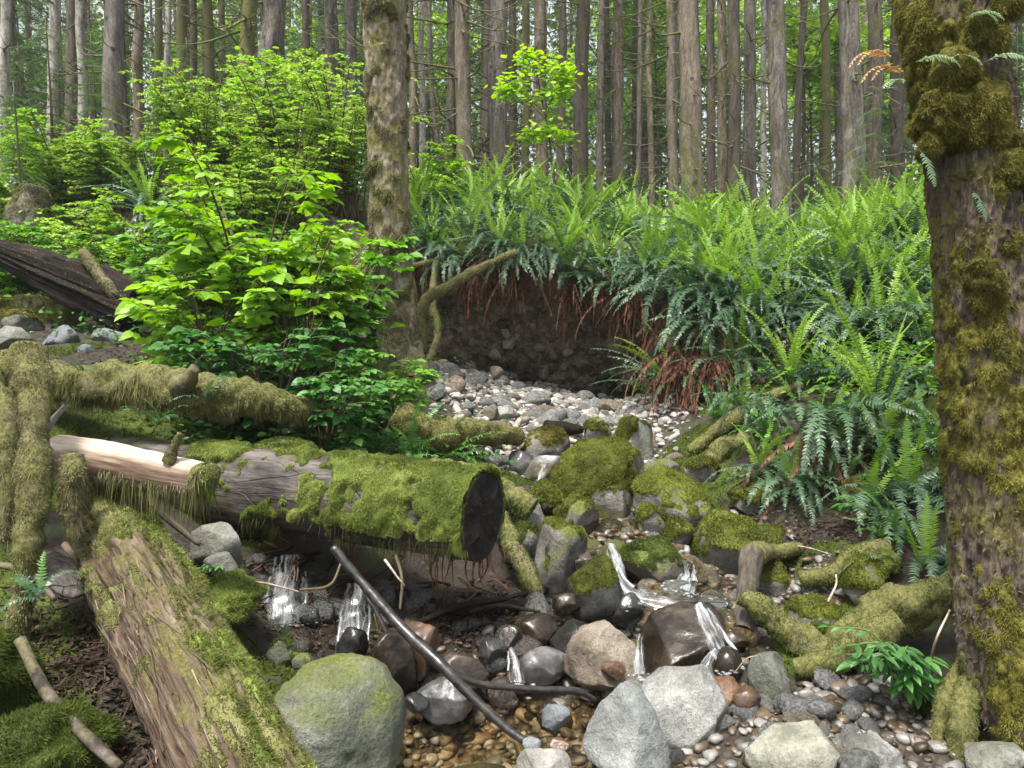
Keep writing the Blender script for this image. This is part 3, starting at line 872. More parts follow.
cobt = [MB().add(rock_shape(970 + k, 3, 7, .1)[0] * np.array((1, 1.25, .72)), ICO[3][1]).mesh('cobble', M['r_tan']) for k in range(4)]
cobw = [MB().add(rock_shape(990 + k, 3, 7, .1)[0] * np.array((1, 1.25, .72)), ICO[3][1]).mesh('cobble', M['r_wetgrey']) for k in range(4)]
def cobbles(n, smin, smax, box, seed, sets, label, group):
    P, s = pebbles(n, smin, smax, box, seed)
    g = np.random.default_rng(seed)
    for p, q in zip(P, s):
        st = sets[g.integers(len(sets))]
        o = link('cobble', st[g.integers(len(st))], None, p)
        o.scale = (float(q),) * 3
        o.rotation_euler = (g.normal(0, .25), g.normal(0, .25), g.uniform(0, 6.28))
        tag(o, label, 'cobble', group)
cobbles(110, .045, .095, (-1.2, 1.6, 5.2, 8.7), 3, [cob, cob, cobt], 'fist sized pale dry cobble among the gravel fan below the hollow', 'cobbles on the gravel fan')
cobbles(60, .03, .07, (.4, 1.7, 2.2, 3.1), 4, [cob, cobw, cobw, cob, cobt], 'small grey cobble on the shore below the leaning mossy tree', 'cobbles on the right shore')
cobbles(50, .03, .06, (.1, 1.4, 3.3, 4.9), 5, [cobw, cobw, cob], 'small wet cobble between the boulders of the cascade', 'cobbles between the cascade boulders')
cobbles(40, .02, .039, (-.55, .42, 2.1, 3.05), 6, [cobw, cobt], 'small brown or grey cobble on the bed of the pool', 'cobbles on the pool bed')
g = np.random.default_rng(78)
fill = [MB().add(rock_shape(1100 + k, 4, 9, .1)[0] * np.array((1, 1.15, .78)), ICO[4][1]).mesh('stone', M[('r_grey', 'r_wetgrey', 'r_wet', 'r_pale2', 'r_tan')[k % 5]]) for k in range(10)]
n_ = 0
while n_ < 46:
    px, py = g.uniform(520, 770), g.uniform(505, 640)
    Y = np.interp(py, (505, 560, 640), (4.5, 3.8, 3.2)); p = U(px, py, Y)
    q = float(g.uniform(.04, .1))
    if any(abs(px - r[0]) < r[2] * .42 and abs(py - r[1]) < r[3] * .42 for r in ROCKS) and q > .06: continue
    o = link('stone', fill[int(g.integers(10))], None, (p[0], Y, float(ground(p[0], Y)[0]) + q * .15)); o.scale = (q, q, q)
    o.rotation_euler = (g.normal(0, .3), g.normal(0, .3), g.uniform(0, 6.28)); n_ += 1
    tag(o, 'stone packed between the mossy boulders of the stream', 'stone', 'stones packed between the boulders')
for k in range(26):
    x, Y = g.uniform(-.7, 1.0), g.uniform(5.4, 8.2)
    if gravel_w([x], [Y])[0] < .5: continue
    q = float(g.uniform(.07, .13))
    o = link('stone', (cob + cobt)[int(g.integers(10))], None, (x, Y, float(ground(x, Y)[0]) + q * .2)); o.scale = (q, q, q); o.rotation_euler = (g.normal(0, .3), g.normal(0, .3), g.uniform(0, 6.28))
    tag(o, 'larger pale stone lying on the gravel fan below the hollow', 'stone', 'larger stones on the gravel fan')
# cobbles sticking out of the hollow's wall
g = np.random.default_rng(77)
cobp = [MB().add(rock_shape(1010 + k, 3, 7, .1)[0] * np.array((1, 1.25, .72)), ICO[3][1]).mesh('cobble', M['r_earthy']) for k in range(4)]
cobe = [MB().add(rock_shape(1000 + k, 3, 7, .1)[0] * np.array((1, 1.25, .72)), ICO[3][1]).mesh('cobble', M['r_rust']) for k in range(4)]
for k in range(75):
    i = int(g.integers(9, NF - 8)); px = g.uniform(450, 645); j = int(np.argmin(abs(pxs - px)))
    q = float(.025 + .07 * g.random() ** 2)
    p = front[i, j] + np.array((0, -q * .6, 0))
    o = link('cobble', (cobp, cobt, cobp, cobe)[k % 4][int(g.integers(4))], None, p)
    o.scale = (q, q, q); o.rotation_euler = (g.uniform(0, 6), g.uniform(0, 6), g.uniform(0, 6))
    tag(o, 'cobble stuck in the dark earth wall of the hollow under the ferns', 'cobble', 'cobbles in the hollow wall')

# ------------------------------------------------------------------ water
m, nt, N, L = mat_new('water')
gl = N('ShaderNodeBsdfGlossy'); gl.inputs['Roughness'].default_value = .03
tr = N('ShaderNodeBsdfTransparent'); tr.inputs[0].default_value = (.88, .81, .66, 1)
fr = N('ShaderNodeFresnel'); fr.inputs[0].default_value = 1.42
nn = math_(nt, 'ADD', noise(nt, 9, 3, .5), math_(nt, 'MULTIPLY', noise(nt, 34, 2, .5), .25))
bb = bump(nt, nn, .02, .35)
L(bb, gl.inputs['Normal']); L(bb, fr.inputs['Normal'])
mx = N('ShaderNodeMixShader'); L(fr.outputs[0], mx.inputs[0]); L(tr.outputs[0], mx.inputs[1]); L(gl.outputs[0], mx.inputs[2])
o = N('ShaderNodeOutputMaterial'); L(mx.outputs[0], o.inputs[0])
M['water'] = m
wx, wy = np.meshgrid(np.linspace(-.95, 1.15, 60), np.linspace(.6, 3.3, 70))
wo = MB().add(np.c_[wx.ravel(), wy.ravel(), np.zeros(wx.size)], grid_faces(70, 60)).obj('water', M['water'])
tag(wo, 'clear brown shallow pool', 'water', kind='structure')
def ribbon(pts, widths, n=40, m=9, seed=0, amp=.01, bulge=0.0):
    P = spline(Us(pts), n); W = np.interp(np.linspace(0, 1, n), np.linspace(0, 1, len(widths)), widths)
    T = norm(np.gradient(P, axis=0)); S = norm(np.cross(T, np.array((0, -.35, 1.0))[None]))
    Nn = np.cross(S, T)
    a = np.linspace(-1, 1, m)
    V = P[:, None] + S[:, None] * (W[:, None] * a[None])[:, :, None] * .5 + Nn[:, None] * (bulge * (1 - a[None] ** 2))[:, :, None]
    V = V.reshape(-1, 3)
    return V + amp * np.c_[vnoise(V * 16, seed), vnoise(V * 16, seed + 1), vnoise(V * 16, seed + 2)], grid_faces(n, m)
m, nt, N, L = mat_new('white_water')
sa = N('ShaderNodeAttribute'); sa.attribute_name = 'flow'
n1 = noise(nt, 1, 3, .55, sa.outputs['Vector'], (60, 6, 1), .5)
n0 = noise(nt, 1, 2, .5, sa.outputs['Vector'], (9, 5, 1))
edge = math_(nt, 'SUBTRACT', 1.0, math_(nt, 'ABSOLUTE', math_(nt, 'SUBTRACT', math_(nt, 'MULTIPLY', attr(nt), 2.0), 1.0)))
f = math_(nt, 'ADD', math_(nt, 'ADD', math_(nt, 'MULTIPLY', n1, .65), math_(nt, 'MULTIPLY', n0, .35)), math_(nt, 'MULTIPLY', edge, .13))
fac = ramp(nt, f, [(.51, .0), (.75, .55)])
p = N('ShaderNodeBsdfPrincipled'); p.inputs['Base Color'].default_value = (.5, .54, .57, 1); p.inputs['Roughness'].default_value = .35
L(bump(nt, n1, .004, .4), p.inputs['Normal'])
gl = N('ShaderNodeBsdfGlossy'); gl.inputs['Roughness'].default_value = .15; L(bump(nt, n1, .004, .4), gl.inputs['Normal'])
tr = N('ShaderNodeBsdfTransparent')
m0 = N('ShaderNodeMixShader'); m0.inputs[0].default_value = .045; L(tr.outputs[0], m0.inputs[1]); L(gl.outputs[0], m0.inputs[2])
mx = N('ShaderNodeMixShader'); L(fac, mx.inputs[0]); L(m0.outputs[0], mx.inputs[1]); L(p.outputs[0], mx.inputs[2])
o = N('ShaderNodeOutputMaterial'); L(mx.outputs[0], o.inputs[0])
M['white_water'] = m
vm = m.copy(); vm.name = 'water_veil'
for nd in vm.node_tree.nodes:
    if nd.type == 'VALTORGB':
        nd.color_ramp.elements[0].position = .54; nd.color_ramp.elements[1].position = .76
        nd.color_ramp.elements[1].color = (.2, .2, .2, 1)
M['veil'] = vm
def fall(label, pts, widths, seed, bulge=.012, mat='white_water'):
    g = np.random.default_rng(seed)
    P0_ = spline(Us(pts), 40); W = np.interp(np.linspace(0, 1, 40), np.linspace(0, 1, len(widths)), widths)
    T = norm(np.gradient(P0_, axis=0)); S = norm(np.cross(T, np.array((0, -.35, 1.0))[None])); Nn = np.cross(S, T)
    ln = np.r_[0, np.cumsum(np.linalg.norm(np.diff(P0_, axis=0), axis=1))]
    mb = MB(); fl = []
    a = np.linspace(-1, 1, 9)
    V = (P0_[:, None] + S[:, None] * (W[:, None] * .68 * a[None] * .5)[:, :, None] + Nn[:, None] * (bulge * (1 - a[None] ** 2))[:, :, None]).reshape(-1, 3)
    V = V + .007 * np.c_[vnoise(V * 22, seed), vnoise(V * 22, seed + 1), vnoise(V * 22, seed + 2)]
    mb.add(V, grid_faces(40, 9), 0, np.tile(np.linspace(0, 1, 9), 40))
    fl.append(np.stack([np.linspace(-.5, .5, 9)[None] * W[:, None], np.repeat(ln[:, None], 9, 1), np.full((40, 9), seed * 1.7)], -1).reshape(-1, 3))
    for q in range(3):
        off = g.uniform(-.4, .4)
        i0, i1 = sorted((int(g.integers(0, 14)), int(g.integers(24, 40)))); i1 = max(i1, i0 + 12)
        w = W[i0:i1] * g.uniform(.07, .24)
        c = P0_[i0:i1] + S[i0:i1] * (W[i0:i1] * (off * (.75 + .5 * np.linspace(0, 1, 40)[i0:i1]) + .035 * np.sin(ln[i0:i1] * 9 + q * 2)))[:, None] + Nn[i0:i1] * (bulge * g.uniform(0, 1.2))
        a = np.linspace(-1, 1, 5)
        V = c[:, None] + S[i0:i1, None] * (w[:, None] * a[None] * .5)[:, :, None] + Nn[i0:i1, None] * (w[:, None] * .3 * (1 - a[None] ** 2))[:, :, None]
        V = V.reshape(-1, 3) + .003 * np.c_[vnoise(V.reshape(-1, 3) * 30, seed), vnoise(V.reshape(-1, 3) * 30, seed + 1), vnoise(V.reshape(-1, 3) * 30, seed + 2)]
        mb.add(V, grid_faces(i1 - i0, 5), 0, np.tile(np.linspace(0, 1, 5), i1 - i0))
        fl.append(np.stack([np.linspace(-.5, .5, 5)[None] * w[:, None] + q * .3, np.repeat(ln[i0:i1, None], 5, 1), np.full((i1 - i0, 5), seed * 1.7)], -1).reshape(-1, 3))
    # froth where it lands
    for q in range(16):
        e = P0_[-1] + S[-1] * g.normal(0, .45) * W[-1] + np.array((0, -g.uniform(0, .05), g.uniform(0, .012)))
        V, F = ICO[1]
        s_ = g.uniform(.003, .009)
        mb.add(V * np.array((1.6, 1.2, .6)) * s_ + e, F, 0, .5); fl.append(np.tile(np.array((.1, .1, .1)), (len(V), 1)))
    o = mb.obj('waterfall', M[mat])
    at = o.data.attributes.new('flow', 'FLOAT_VECTOR', 'POINT'); at.data.foreach_set('vector', np.concatenate(fl).astype(np.float32).ravel())
    tag(o, label, 'waterfall', 'little falls of the stream', 'structure')
fall('thin white fall beside the largest mossy boulder', [(543,466,4.95),(540,480,4.78),(537,508,4.7)], [.08,.1,.14], 1)
fall('white cascade left of the oval dark moss boulder', [(610,545,3.85),(614,558,3.62),(620,580,3.5),(640,600,3.42)], [.07,.1,.13,.2], 2)
fall('short white cascade right of the oval boulder', [(690,562,3.8),(686,576,3.6),(682,592,3.48)], [.08,.12,.16], 3)
fall('broad riffle of white water above the wet brown boulder', [(620,592,3.48),(660,600,3.42),(700,604,3.38),(726,606,3.36)], [.14,.2,.2,.16], 4, .0, 'veil')
fall('long white cascade sliding down right of the wet brown boulder', [(700,606,3.3),(710,628,3.16),(722,652,3.05),(730,668,3.0)], [.08,.12,.14,.1], 5, .02)
fall('bright short spout above the orange brown stone', [(716,652,2.98),(708,668,2.92),(703,690,2.88)], [.05,.07,.1], 6, .02)
fall('small fall between the tan boulder and the wet brown boulder', [(641,636,3.12),(639,655,3.02),(640,676,2.98)], [.05,.06,.09], 7)
fall('thin veil of water under the long bare log', [(358,585,3.4),(354,620,3.22),(350,668,3.06)], [.16,.2,.2], 8, mat='veil')
fall('faint trickle of water in the dark left of the veil', [(290,556,3.6),(286,590,3.35),(284,625,3.2)], [.2,.24,.2], 9, mat='veil')
fall('little splash at the back of the pool', [(512,650,3.16),(515,664,3.02),(518,684,2.96)], [.05,.06,.1], 10)
fall('trickle right beside the sawn log end', [(488,492,4.2),(489,505,4.1),(490,530,4.05)], [.05,.05,.06], 11)
# the shallow run between the boulders
for k, (pts, wd) in enumerate([([(545,462,5.1),(560,500,4.6),(610,530,4.15),(640,548,3.95)], [.25,.3,.4,.4]), ([(600,548,3.9),(640,578,3.66),(690,585,3.6),(730,590,3.55)], [.3,.45,.45,.3]), ([(640,600,3.45),(690,612,3.35),(720,640,3.15),(700,690,2.95)], [.5,.4,.3,.3])]):
    V, F = ribbon(pts, wd, 50, 12, 50 + k, .004)
    z = ground(V[:, 0], V[:, 1]) + .022
    V[:, 2] = np.maximum(V[:, 2], z)
    tag(MB().add(V, F).obj('water', M['water']), 'shallow running water between the boulders', 'water', kind='structure')
# ================================================================== logs, dead branches and sticks
def rot_to(D):
    return Vector([float(c) for c in D]).to_track_quat('Z', 'Y').to_matrix()
def log_obj(name, A, B, r, mat, label, cat='log', sides=40, rings=70, sag=0.0, prof=None, squash=1.0, cap=True, endmat=None, parent=None):
    """a log built along its own z axis, then laid from A to B. returns (object, V, F, world-up in its frame)"""
    A, B = np.asarray(A, float), np.asarray(B, float)
    D = B - A; Ln = np.linalg.norm(D)
    Rm = np.array(rot_to(D / Ln))
    up = Rm.T @ np.array((0, 0, 1.0))
    t = np.linspace(0, 1, rings)
    P = np.c_[np.zeros(rings), np.zeros(rings), t * Ln] - up[None] * (sag * np.sin(np.pi * t))[:, None]
    rr = np.interp(t, np.linspace(0, 1, len(r)), r) if not np.isscalar(r) else r
    V, F = tube(P, rr, sides, False, prof)
    o = MB().add(V, F).obj(name, mat, parent)
    o.matrix_world = Matrix.Translation([float(c) for c in A]) @ Matrix(Rm.tolist()).to_4x4()
    if label: tag(o, label, cat)
    if cap:
        for e, q in ((0, 'sawn_end'), (1, 'sawn_end')):
            ring = V[:sides] if e == 0 else V[-sides:]
            c = ring.mean(0)
            mb = MB()
            cc = [c + (ring - c) * f for f in (1.0, .75, .5, .25)]
            VV = np.concatenate(cc + [c[None]])
            VV[:, 2] += (.022 * fbm(VV, 16, 4, 3)) * np.r_[np.zeros(sides), np.ones(3 * sides + 1)] + (-.004 if e else .004)
            FF = []
            j = np.arange(sides); jn = (j + 1) % sides
            for q2 in range(3):
                a = q2 * sides; b2 = a + sides
                f4 = np.stack([a + j, a + jn, b2 + jn, b2 + j], -1)
                FF.append(f4[:, ::-1] if e else f4)
            f3 = np.stack([3 * sides + j, 3 * sides + jn, np.full(sides, 4 * sides)], -1)
            FF.append(f3[:, ::-1] if e else f3)
            mb.add(VV, FF)
            mb.obj(q, endmat or mat, o)
    return o, V, F, up

def lfuzz(o, V, F, up, mat, density, length, width, mask, droop=.2, seed=1, upk=.1, name='moss', cap=90000, lenvar=None):
    """moss on an object built in its own frame: grown in world space so that it hangs down, then moved into the frame"""
    Mw = np.array(o.matrix_world)
    Vw = V @ Mw[:3, :3].T + Mw[:3, 3]
    fz = MB()
    fuzz(fz, Vw, F, density, length, width, mask, droop, upk, seed, cap=cap, lenvar=lenvar)
    if fz.n < 10: return
    X = np.concatenate(fz.V)
    fz.V = [(X - Mw[:3, 3]) @ Mw[:3, :3]]
    return fz.obj(name, M[mat], o)

def lshell(o, V, F, mat, mask, thick, dens, ln, wd, droop=.2, up=.1, seed=1, cap=90000, name='moss', lump=16):
    Mw = np.array(o.matrix_world)
    mb = moss_shell(V @ Mw[:3, :3].T + Mw[:3, 3], F, mask, thick, dens, ln, wd, droop, up, seed, cap, lump)
    if mb.n < 10: return
    mb.V = [(X - Mw[:3, 3]) @ Mw[:3, :3] for X in mb.V]
    return mb.obj(name, M[mat], o)

def rough_prof(seed, a=.06, b=.03, sc=(3, 9)):
    return lambda th, t, X: 1 + a * fbm(X, sc[0], 3, seed) + b * fbm(X, sc[1], 3, seed + 5)

# --- the long bare log with a mossy sawn end
m, nt, N, L = mat_new('bare_log')
n1 = noise(nt, 6, 7, .7, scale3=(1, 1, .35)); n2 = noise(nt, 40, 4, .6, scale3=(1, 1, .12))
f = math_(nt, 'ADD', math_(nt, 'MULTIPLY', n1, .6), math_(nt, 'MULTIPLY', n2, .4))
c = ramp(nt, f, [(.4, (.011, .008, .007)), (.5, (.04, .032, .028)), (.62, (.115, .098, .09))])
mw = ramp(nt, noise(nt, 5, 6, .7), [(.52, 0.), (.64, .8)])
c = mixc(nt, mw, c, (.09, .085, .03))
vo = N('ShaderNodeTexVoronoi'); vo.feature = 'DISTANCE_TO_EDGE'; vo.inputs['Scale'].default_value = 9
tc = N('ShaderNodeTexCoord'); mp = N('ShaderNodeMapping'); mp.inputs['Scale'].default_value = (1, 1, .3); L(tc.outputs['Object'], mp.inputs[0]); L(mp.outputs[0], vo.inputs['Vector'])
ck = ramp(nt, math_(nt, 'ADD', vo.outputs['Distance'], math_(nt, 'MULTIPLY', n1, .1)), [(.045, 0.), (.07, 1.)])
c = mixc(nt, math_(nt, 'MULTIPLY', math_(nt, 'SUBTRACT', 1., ck), .6), c, (.015, .012, .01))
principled(nt, c, .6, bump(nt, math_(nt, 'ADD', f, math_(nt, 'MULTIPLY', ck, .3)), .02, .9), .4)
M['bare_log'] = m
m, nt, N, L = mat_new('log_end')
tc = N('ShaderNodeTexCoord'); sp = N('ShaderNodeSeparateXYZ'); L(tc.outputs['Object'], sp.inputs[0])
rad = math_(nt, 'SQRT', math_(nt, 'ADD', math_(nt, 'POWER', sp.outputs[0], 2.0), math_(nt, 'POWER', sp.outputs[1], 2.0)))
nz = noise(nt, 22, 7, .75)
rg = math_(nt, 'SINE', math_(nt, 'ADD', math_(nt, 'MULTIPLY', rad, 420.), math_(nt, 'MULTIPLY', nz, 16.)))
f = math_(nt, 'ADD', math_(nt, 'MULTIPLY', rg, .012), nz)
c = ramp(nt, f, [(.35, (.006, .005, .005)), (.55, (.018, .014, .014)), (.75, (.05, .036, .03))])
principled(nt, c, .7, bump(nt, f, .03, 1.), .3)
M['log_end'] = m
A, B = U(50, 462, 4.5), U(484, 517, 3.3)
o, V, F, up = log_obj('fallen_log', A, B, [.185, .19, .195, .195, .188], M['bare_log'], 'long dark grey bare log across the picture with bright moss on its sawn right end', prof=rough_prof(3, .05, .025), sides=150, rings=330, endmat=M['log_end'])
def mk(P, N):
    t = (P[:, 0] - A[0]) / (B[0] - A[0])
    n_ = fbm(P, 5, 4, 8)
    n2_ = fbm(P, 14, 3, 9)
    q = np.where(t < .5, -.35, 0) + np.clip((t - .56) * 5, 0, 1.3) * (.55 + .5 * N[:, 2]) + .85 * n_ + .5 * n2_ - .3 + np.where(t > .74, .3, 0)
    q2 = np.where(t < .66, .95 * n_ + .4 * n2_ - .45 - .45 * N[:, 2], -1)
    q3 = np.where((abs(t - .47) < .055) & (N[:, 2] > .75), 1, 0)
    return np.clip(np.maximum(np.maximum(q, q2) * 3, q3), 0, 1)
lshell(o, V, F, 'moss', lambda P, N: mk(P, N) * (N[:, 2] > -.35), .028, 150000, .011, .0036, .2, .15, 11, 190000, lump=15)
lfuzz(o, V, F, up, 'moss_olive', 8000, .04, .0045, lambda P, N: mk(P, N) * (N[:, 2] < .1) * np.clip(fbm(P, 9, 2, 4) + .5, 0, 1), 1.3, 12, name='hanging_moss', cap=60000)

lshell(o, V, F, 'moss', lambda P, N: np.clip((P[:, 0] - U(452, 500, 3.33)[0]) * 14, 0, 1) * np.clip(.75 + 1.1 * fbm(P, 11, 3, 14), 0, 1) * (N[:, 2] > -.55), .03, 140000, .02, .004, .7, .1, 15, 34000, name='moss_fringe', lump=14)
# --- slanting rotten log in the foreground
m, nt, N, L = mat_new('rotten_wood')
n1 = noise(nt, 9, 7, .7, scale3=(1, 1, .12), dist=.5); n2 = noise(nt, 55, 5, .65, scale3=(1, 1, .08))
f = math_(nt, 'ADD', math_(nt, 'MULTIPLY', n1, .6), math_(nt, 'MULTIPLY', n2, .4))
c = ramp(nt, f, [(.38, (.013, .007, .005)), (.47, (.06, .036, .022)), (.56, (.115, .088, .062)), (.66, (.3, .255, .2))])
nm = noise(nt, 5, 7, .75, scale3=(1, 1, .5))
mw = ramp(nt, math_(nt, 'ADD', math_(nt, 'MULTIPLY', upness(nt), .18), nm), [(.6, 0.), (.72, .85)])
c = mixc(nt, mw, c, ramp(nt, noise(nt, 80, 4, .7), [(.35, (.05, .05, .012)), (.65, (.15, .14, .04))]))
principled(nt, c, .85, bump(nt, f, .03, 1.), .25)
M['rotten_wood'] = m
A2, B2 = U(96, 500, 3.25), U(318, 935, 1.5)
def rprof(th, t, X):
    k = np.stack([np.cos(th.ravel()) * 3.2, np.sin(th.ravel()) * 3.2, t.ravel() * 2.5], 1)
    k2 = np.stack([np.cos(th.ravel()) * 10, np.sin(th.ravel()) * 10, t.ravel() * 5], 1)
    n = fbm(k, 1, 3, 2); n2_ = fbm(k2, 1, 3, 3)
    return 1 + .13 * n + .07 * n2_ + .04 * fbm(X, 16, 3, 4) - .2 * np.clip(n2_ - .25, 0, 1)
o, V, F, up = log_obj('fallen_log', A2, B2, [.14, .15, .147, .143, .143], M['rotten_wood'], 'slanting rotten log in the left foreground with pale splintered wood and thin moss', prof=rprof, sides=110, rings=260, endmat=M['rotten_wood'])
def mk2(P, N):
    q = .8 * fbm(P * np.array((1, .6, .6)), 6, 4, 18) + .45 * fbm(P, 22, 3, 19) + .5 * N[:, 0] + .3 * np.clip(P[:, 2] - .5, -.3, .4) + .12
    return np.clip(q * 2.2, 0, 1)
lshell(o, V, F, 'moss_olive', lambda P, N: mk2(P, N) * (N[:, 2] > -.2), .014, 80000, .012, .0034, .25, .1, 21, 130000, lump=20)
lshell(o, V, F, 'moss', lambda P, N: np.clip(mk2(P, N) * 1.3 - .35, 0, 1) * np.clip((N[:, 0] - .1) * 4, 0, 1) * np.clip(.6 + fbm(P, 9, 2, 25), 0, 1), .022, 60000, .016, .0038, .3, .1, 22, 60000, lump=14)

# splinters and loose fibres of the rotten wood, lying along the grain
g_ = np.random.default_rng(26)
Nv = vnormals(V, F); i = g_.integers(0, len(V), 2000)
upn = Nv[i] @ up
i = i[(upn > .1) & (fbm(V[i] * np.array((1, 1, .4)), 5, 3, 27) > -.25)]
k = len(i)
D = norm(np.c_[g_.normal(0, .1, (k, 2)), np.where(g_.random(k) < .5, 1, -1)] + Nv[i] * g_.uniform(-.03, .07, k)[:, None])
tp = np.array([(-.5, 0, 0), (.5, 0, 0), (.35, .7, .0), (-.2, 1, 0)])
Mx = orient(D, Nv[i]) * np.stack([g_.uniform(.002, .007, k), g_.uniform(.04, .2, k), np.ones(k)], -1)[:, None, :]
VV, FF = batch(tp, [np.array([[0, 1, 2, 3]])], Mx, V[i] + Nv[i] * g_.uniform(.0, .006, k)[:, None])
m, nt, N, L = mat_new('splinter')
principled(nt, ramp(nt, attr(nt), [(0., (.02, .011, .007)), (.5, (.065, .047, .032)), (.9, (.13, .1, .072)), (1., (.22, .18, .14))]), .8, None, .25)
M['splinter'] = m
sp_ = MB().add(VV, FF, 0, np.repeat(g_.random(k), 4), False).obj('wood_fibres', M['splinter'], o); sp_['kind'] = 'stuff'

# --- mossy log behind, the thick mossy branch standing in front of it, the peeled log
def mossy_log(name, pts, radii, label, mats, seed, sides=20, n=70, dens=60000, ln=.03, hang=None, bark='bark_mossy', cat='log', droop=.5, wd=.0045, cap=90000):
    ln, wd = ln * .65, wd * 1.1
    P = spline(Us(pts), n)
    r = np.interp(np.linspace(0, 1, n), np.linspace(0, 1, len(radii)), radii)
    V, F = tube(P, r, sides, True, rough_prof(seed, .26, .2, (6, 17)))
    c0 = P[0].copy()
    o = MB().add(V - c0, F).obj(name, M[bark], None, c0)
    tag(o, label, cat)
    bpy.context.view_layer.update()
    for k, mt in enumerate(mats):
        lfuzz(o, V - c0, F, None, mt, dens / len(mats), ln, wd, lambda P, N, k=k: np.clip(.85 + .9 * fbm(P, 4, 3, seed + k), 0, 1), droop, seed + k, cap=cap)
    if hang:
        lfuzz(o, V - c0, F, None, mats[-1], hang[0], hang[1] * .75, wd * .8, lambda P, N: (N[:, 2] < .15) * np.clip(.3 + 1.5 * fbm(P, 6, 2, seed + 7), 0, 1), 1.3, seed + 9, name='hanging_moss', cap=70000)
    return o
mossy_log('mossy_log', [(-40,358,4.2),(60,378,4.15),(130,385,4.1),(190,392,4.05),(245,398,4.1),(280,404,4.15),(310,410,4.3)], [.095,.1,.105,.11,.09,.08,.06], 'mossy log with hanging moss lying behind the long bare log', ['moss', 'moss_pale', 'moss_olive'], 31, 26, 110, 80000, .017, (26000, .04))
mossy_log('leaning_branch', [(30,352,2.9),(36,420,2.75),(34,500,2.65),(27,560,2.6),(18,625,2.6),(16,700,2.6)], [.062,.052,.046,.04,.03,.02], 'thick upright dead branch wrapped in drab brown moss at the left edge', ['moss_pale', 'moss_olive'], 35, 18, 90, 90000, .013, (7000, .03), cat='branch')
mossy_log('leaning_branch', [(-25,372,3.2),(0,410,3.05),(8,470,2.95),(4,540,2.9)], [.055,.045,.035,.025], 'shaggy mossy branch hanging at the very left edge', ['moss_pale'], 38, 16, 60, 60000, .015, (9000, .05), cat='branch')
mossy_log('broken_knot', [(176,388,3.98),(186,380,3.9),(194,368,3.86)], [.05,.055,.03], 'broken brown branch knot sticking up from the mossy log', ['moss_olive'], 33, 14, 40, 9000, .014, None, 'bark_dark', 'knot')
m, nt, N, L = mat_new('peeled_wood')
n1 = noise(nt, 12, 6, .65, scale3=(1, 1, .1)); n2 = noise(nt, 70, 4, .6, scale3=(1, 1, .06))
f = math_(nt, 'ADD', math_(nt, 'MULTIPLY', n1, .55), math_(nt, 'MULTIPLY', n2, .45))
c = ramp(nt, f, [(.38, (.07, .036, .02)), (.5, (.155, .105, .075)), (.62, (.33, .255, .195))])
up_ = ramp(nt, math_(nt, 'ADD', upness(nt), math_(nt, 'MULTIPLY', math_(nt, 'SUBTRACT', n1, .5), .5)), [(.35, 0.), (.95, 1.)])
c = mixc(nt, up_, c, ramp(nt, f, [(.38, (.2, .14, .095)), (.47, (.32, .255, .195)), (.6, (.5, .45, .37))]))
principled(nt, c, .65, bump(nt, f, .01, .8), .35)
M['peeled_wood'] = m
o, V, F, up = log_obj('peeled_log', U(58, 452, 3.0), U(206, 481, 2.85), [.073, .078, .075, .066], M['peeled_wood'], 'short peeled log with pale wood on top and moss hanging below', sides=40, rings=90, prof=rough_prof(41, .06, .03, (5, 16)), endmat=M['peeled_wood'])
lfuzz(o, V, F, up, 'moss_pale', 50000, .016, .003, lambda P, N: np.clip((-.25 - N[:, 2]) * 2 + .8 * fbm(P, 8, 3, 44), 0, 1), 1.2, 43, cap=40000)
lshell(o, V, F, 'moss_pale', lambda P, N: np.clip(((P[:, 0] - U(199, 481, 2.85)[0]) * 40 + .8 * fbm(P, 16, 3, 40)), 0, 1), .014, 60000, .014, .003, .6, 0, 42, 12000, name='moss_wrap')
lfuzz(o, V, F, up, 'moss_olive', 9000, .07, .003, lambda P, N: (N[:, 2] < -.2) * np.clip(.2 + 1.4 * fbm(P, 9, 2, 45), 0, 1), 2.0, 46, name='hanging_moss', cap=30000)
mossy_log('mossy_stub', [(201,476,2.86),(205,480,2.845),(210,484,2.83)], [.05,.06,.03], 'pad of moss capping the broken end of the peeled log', ['moss_pale', 'moss'], 39, 18, 20, 120000, .013, (14000, .05), cat='moss')
mossy_log('mossy_stub', [(72,455,2.75),(72,480,2.72),(70,522,2.7)], [.03,.036,.02], 'short moss wrapped stub hanging in front of the peeled log', ['moss_pale'], 47, 12, 30, 90000, .022, (9000, .04), cat='branch')
mossy_log('mossy_stub', [(168,462,2.84),(174,448,2.84),(180,433,2.84)], [.026,.017,.008], 'little mossy broken twig standing up on the peeled log', ['moss_pale'], 48, 10, 24, 90000, .014, None, cat='branch')
o, V, F, up = log_obj('broken_stick', U(44, 430, 3.0), U(66, 405, 3.0), [.02, .012, .008], M['r_pale'], 'white broken stick end poking up above the peeled log', 'stick', sides=10, rings=14, prof=rough_prof(49, .1, .05), cap=False)

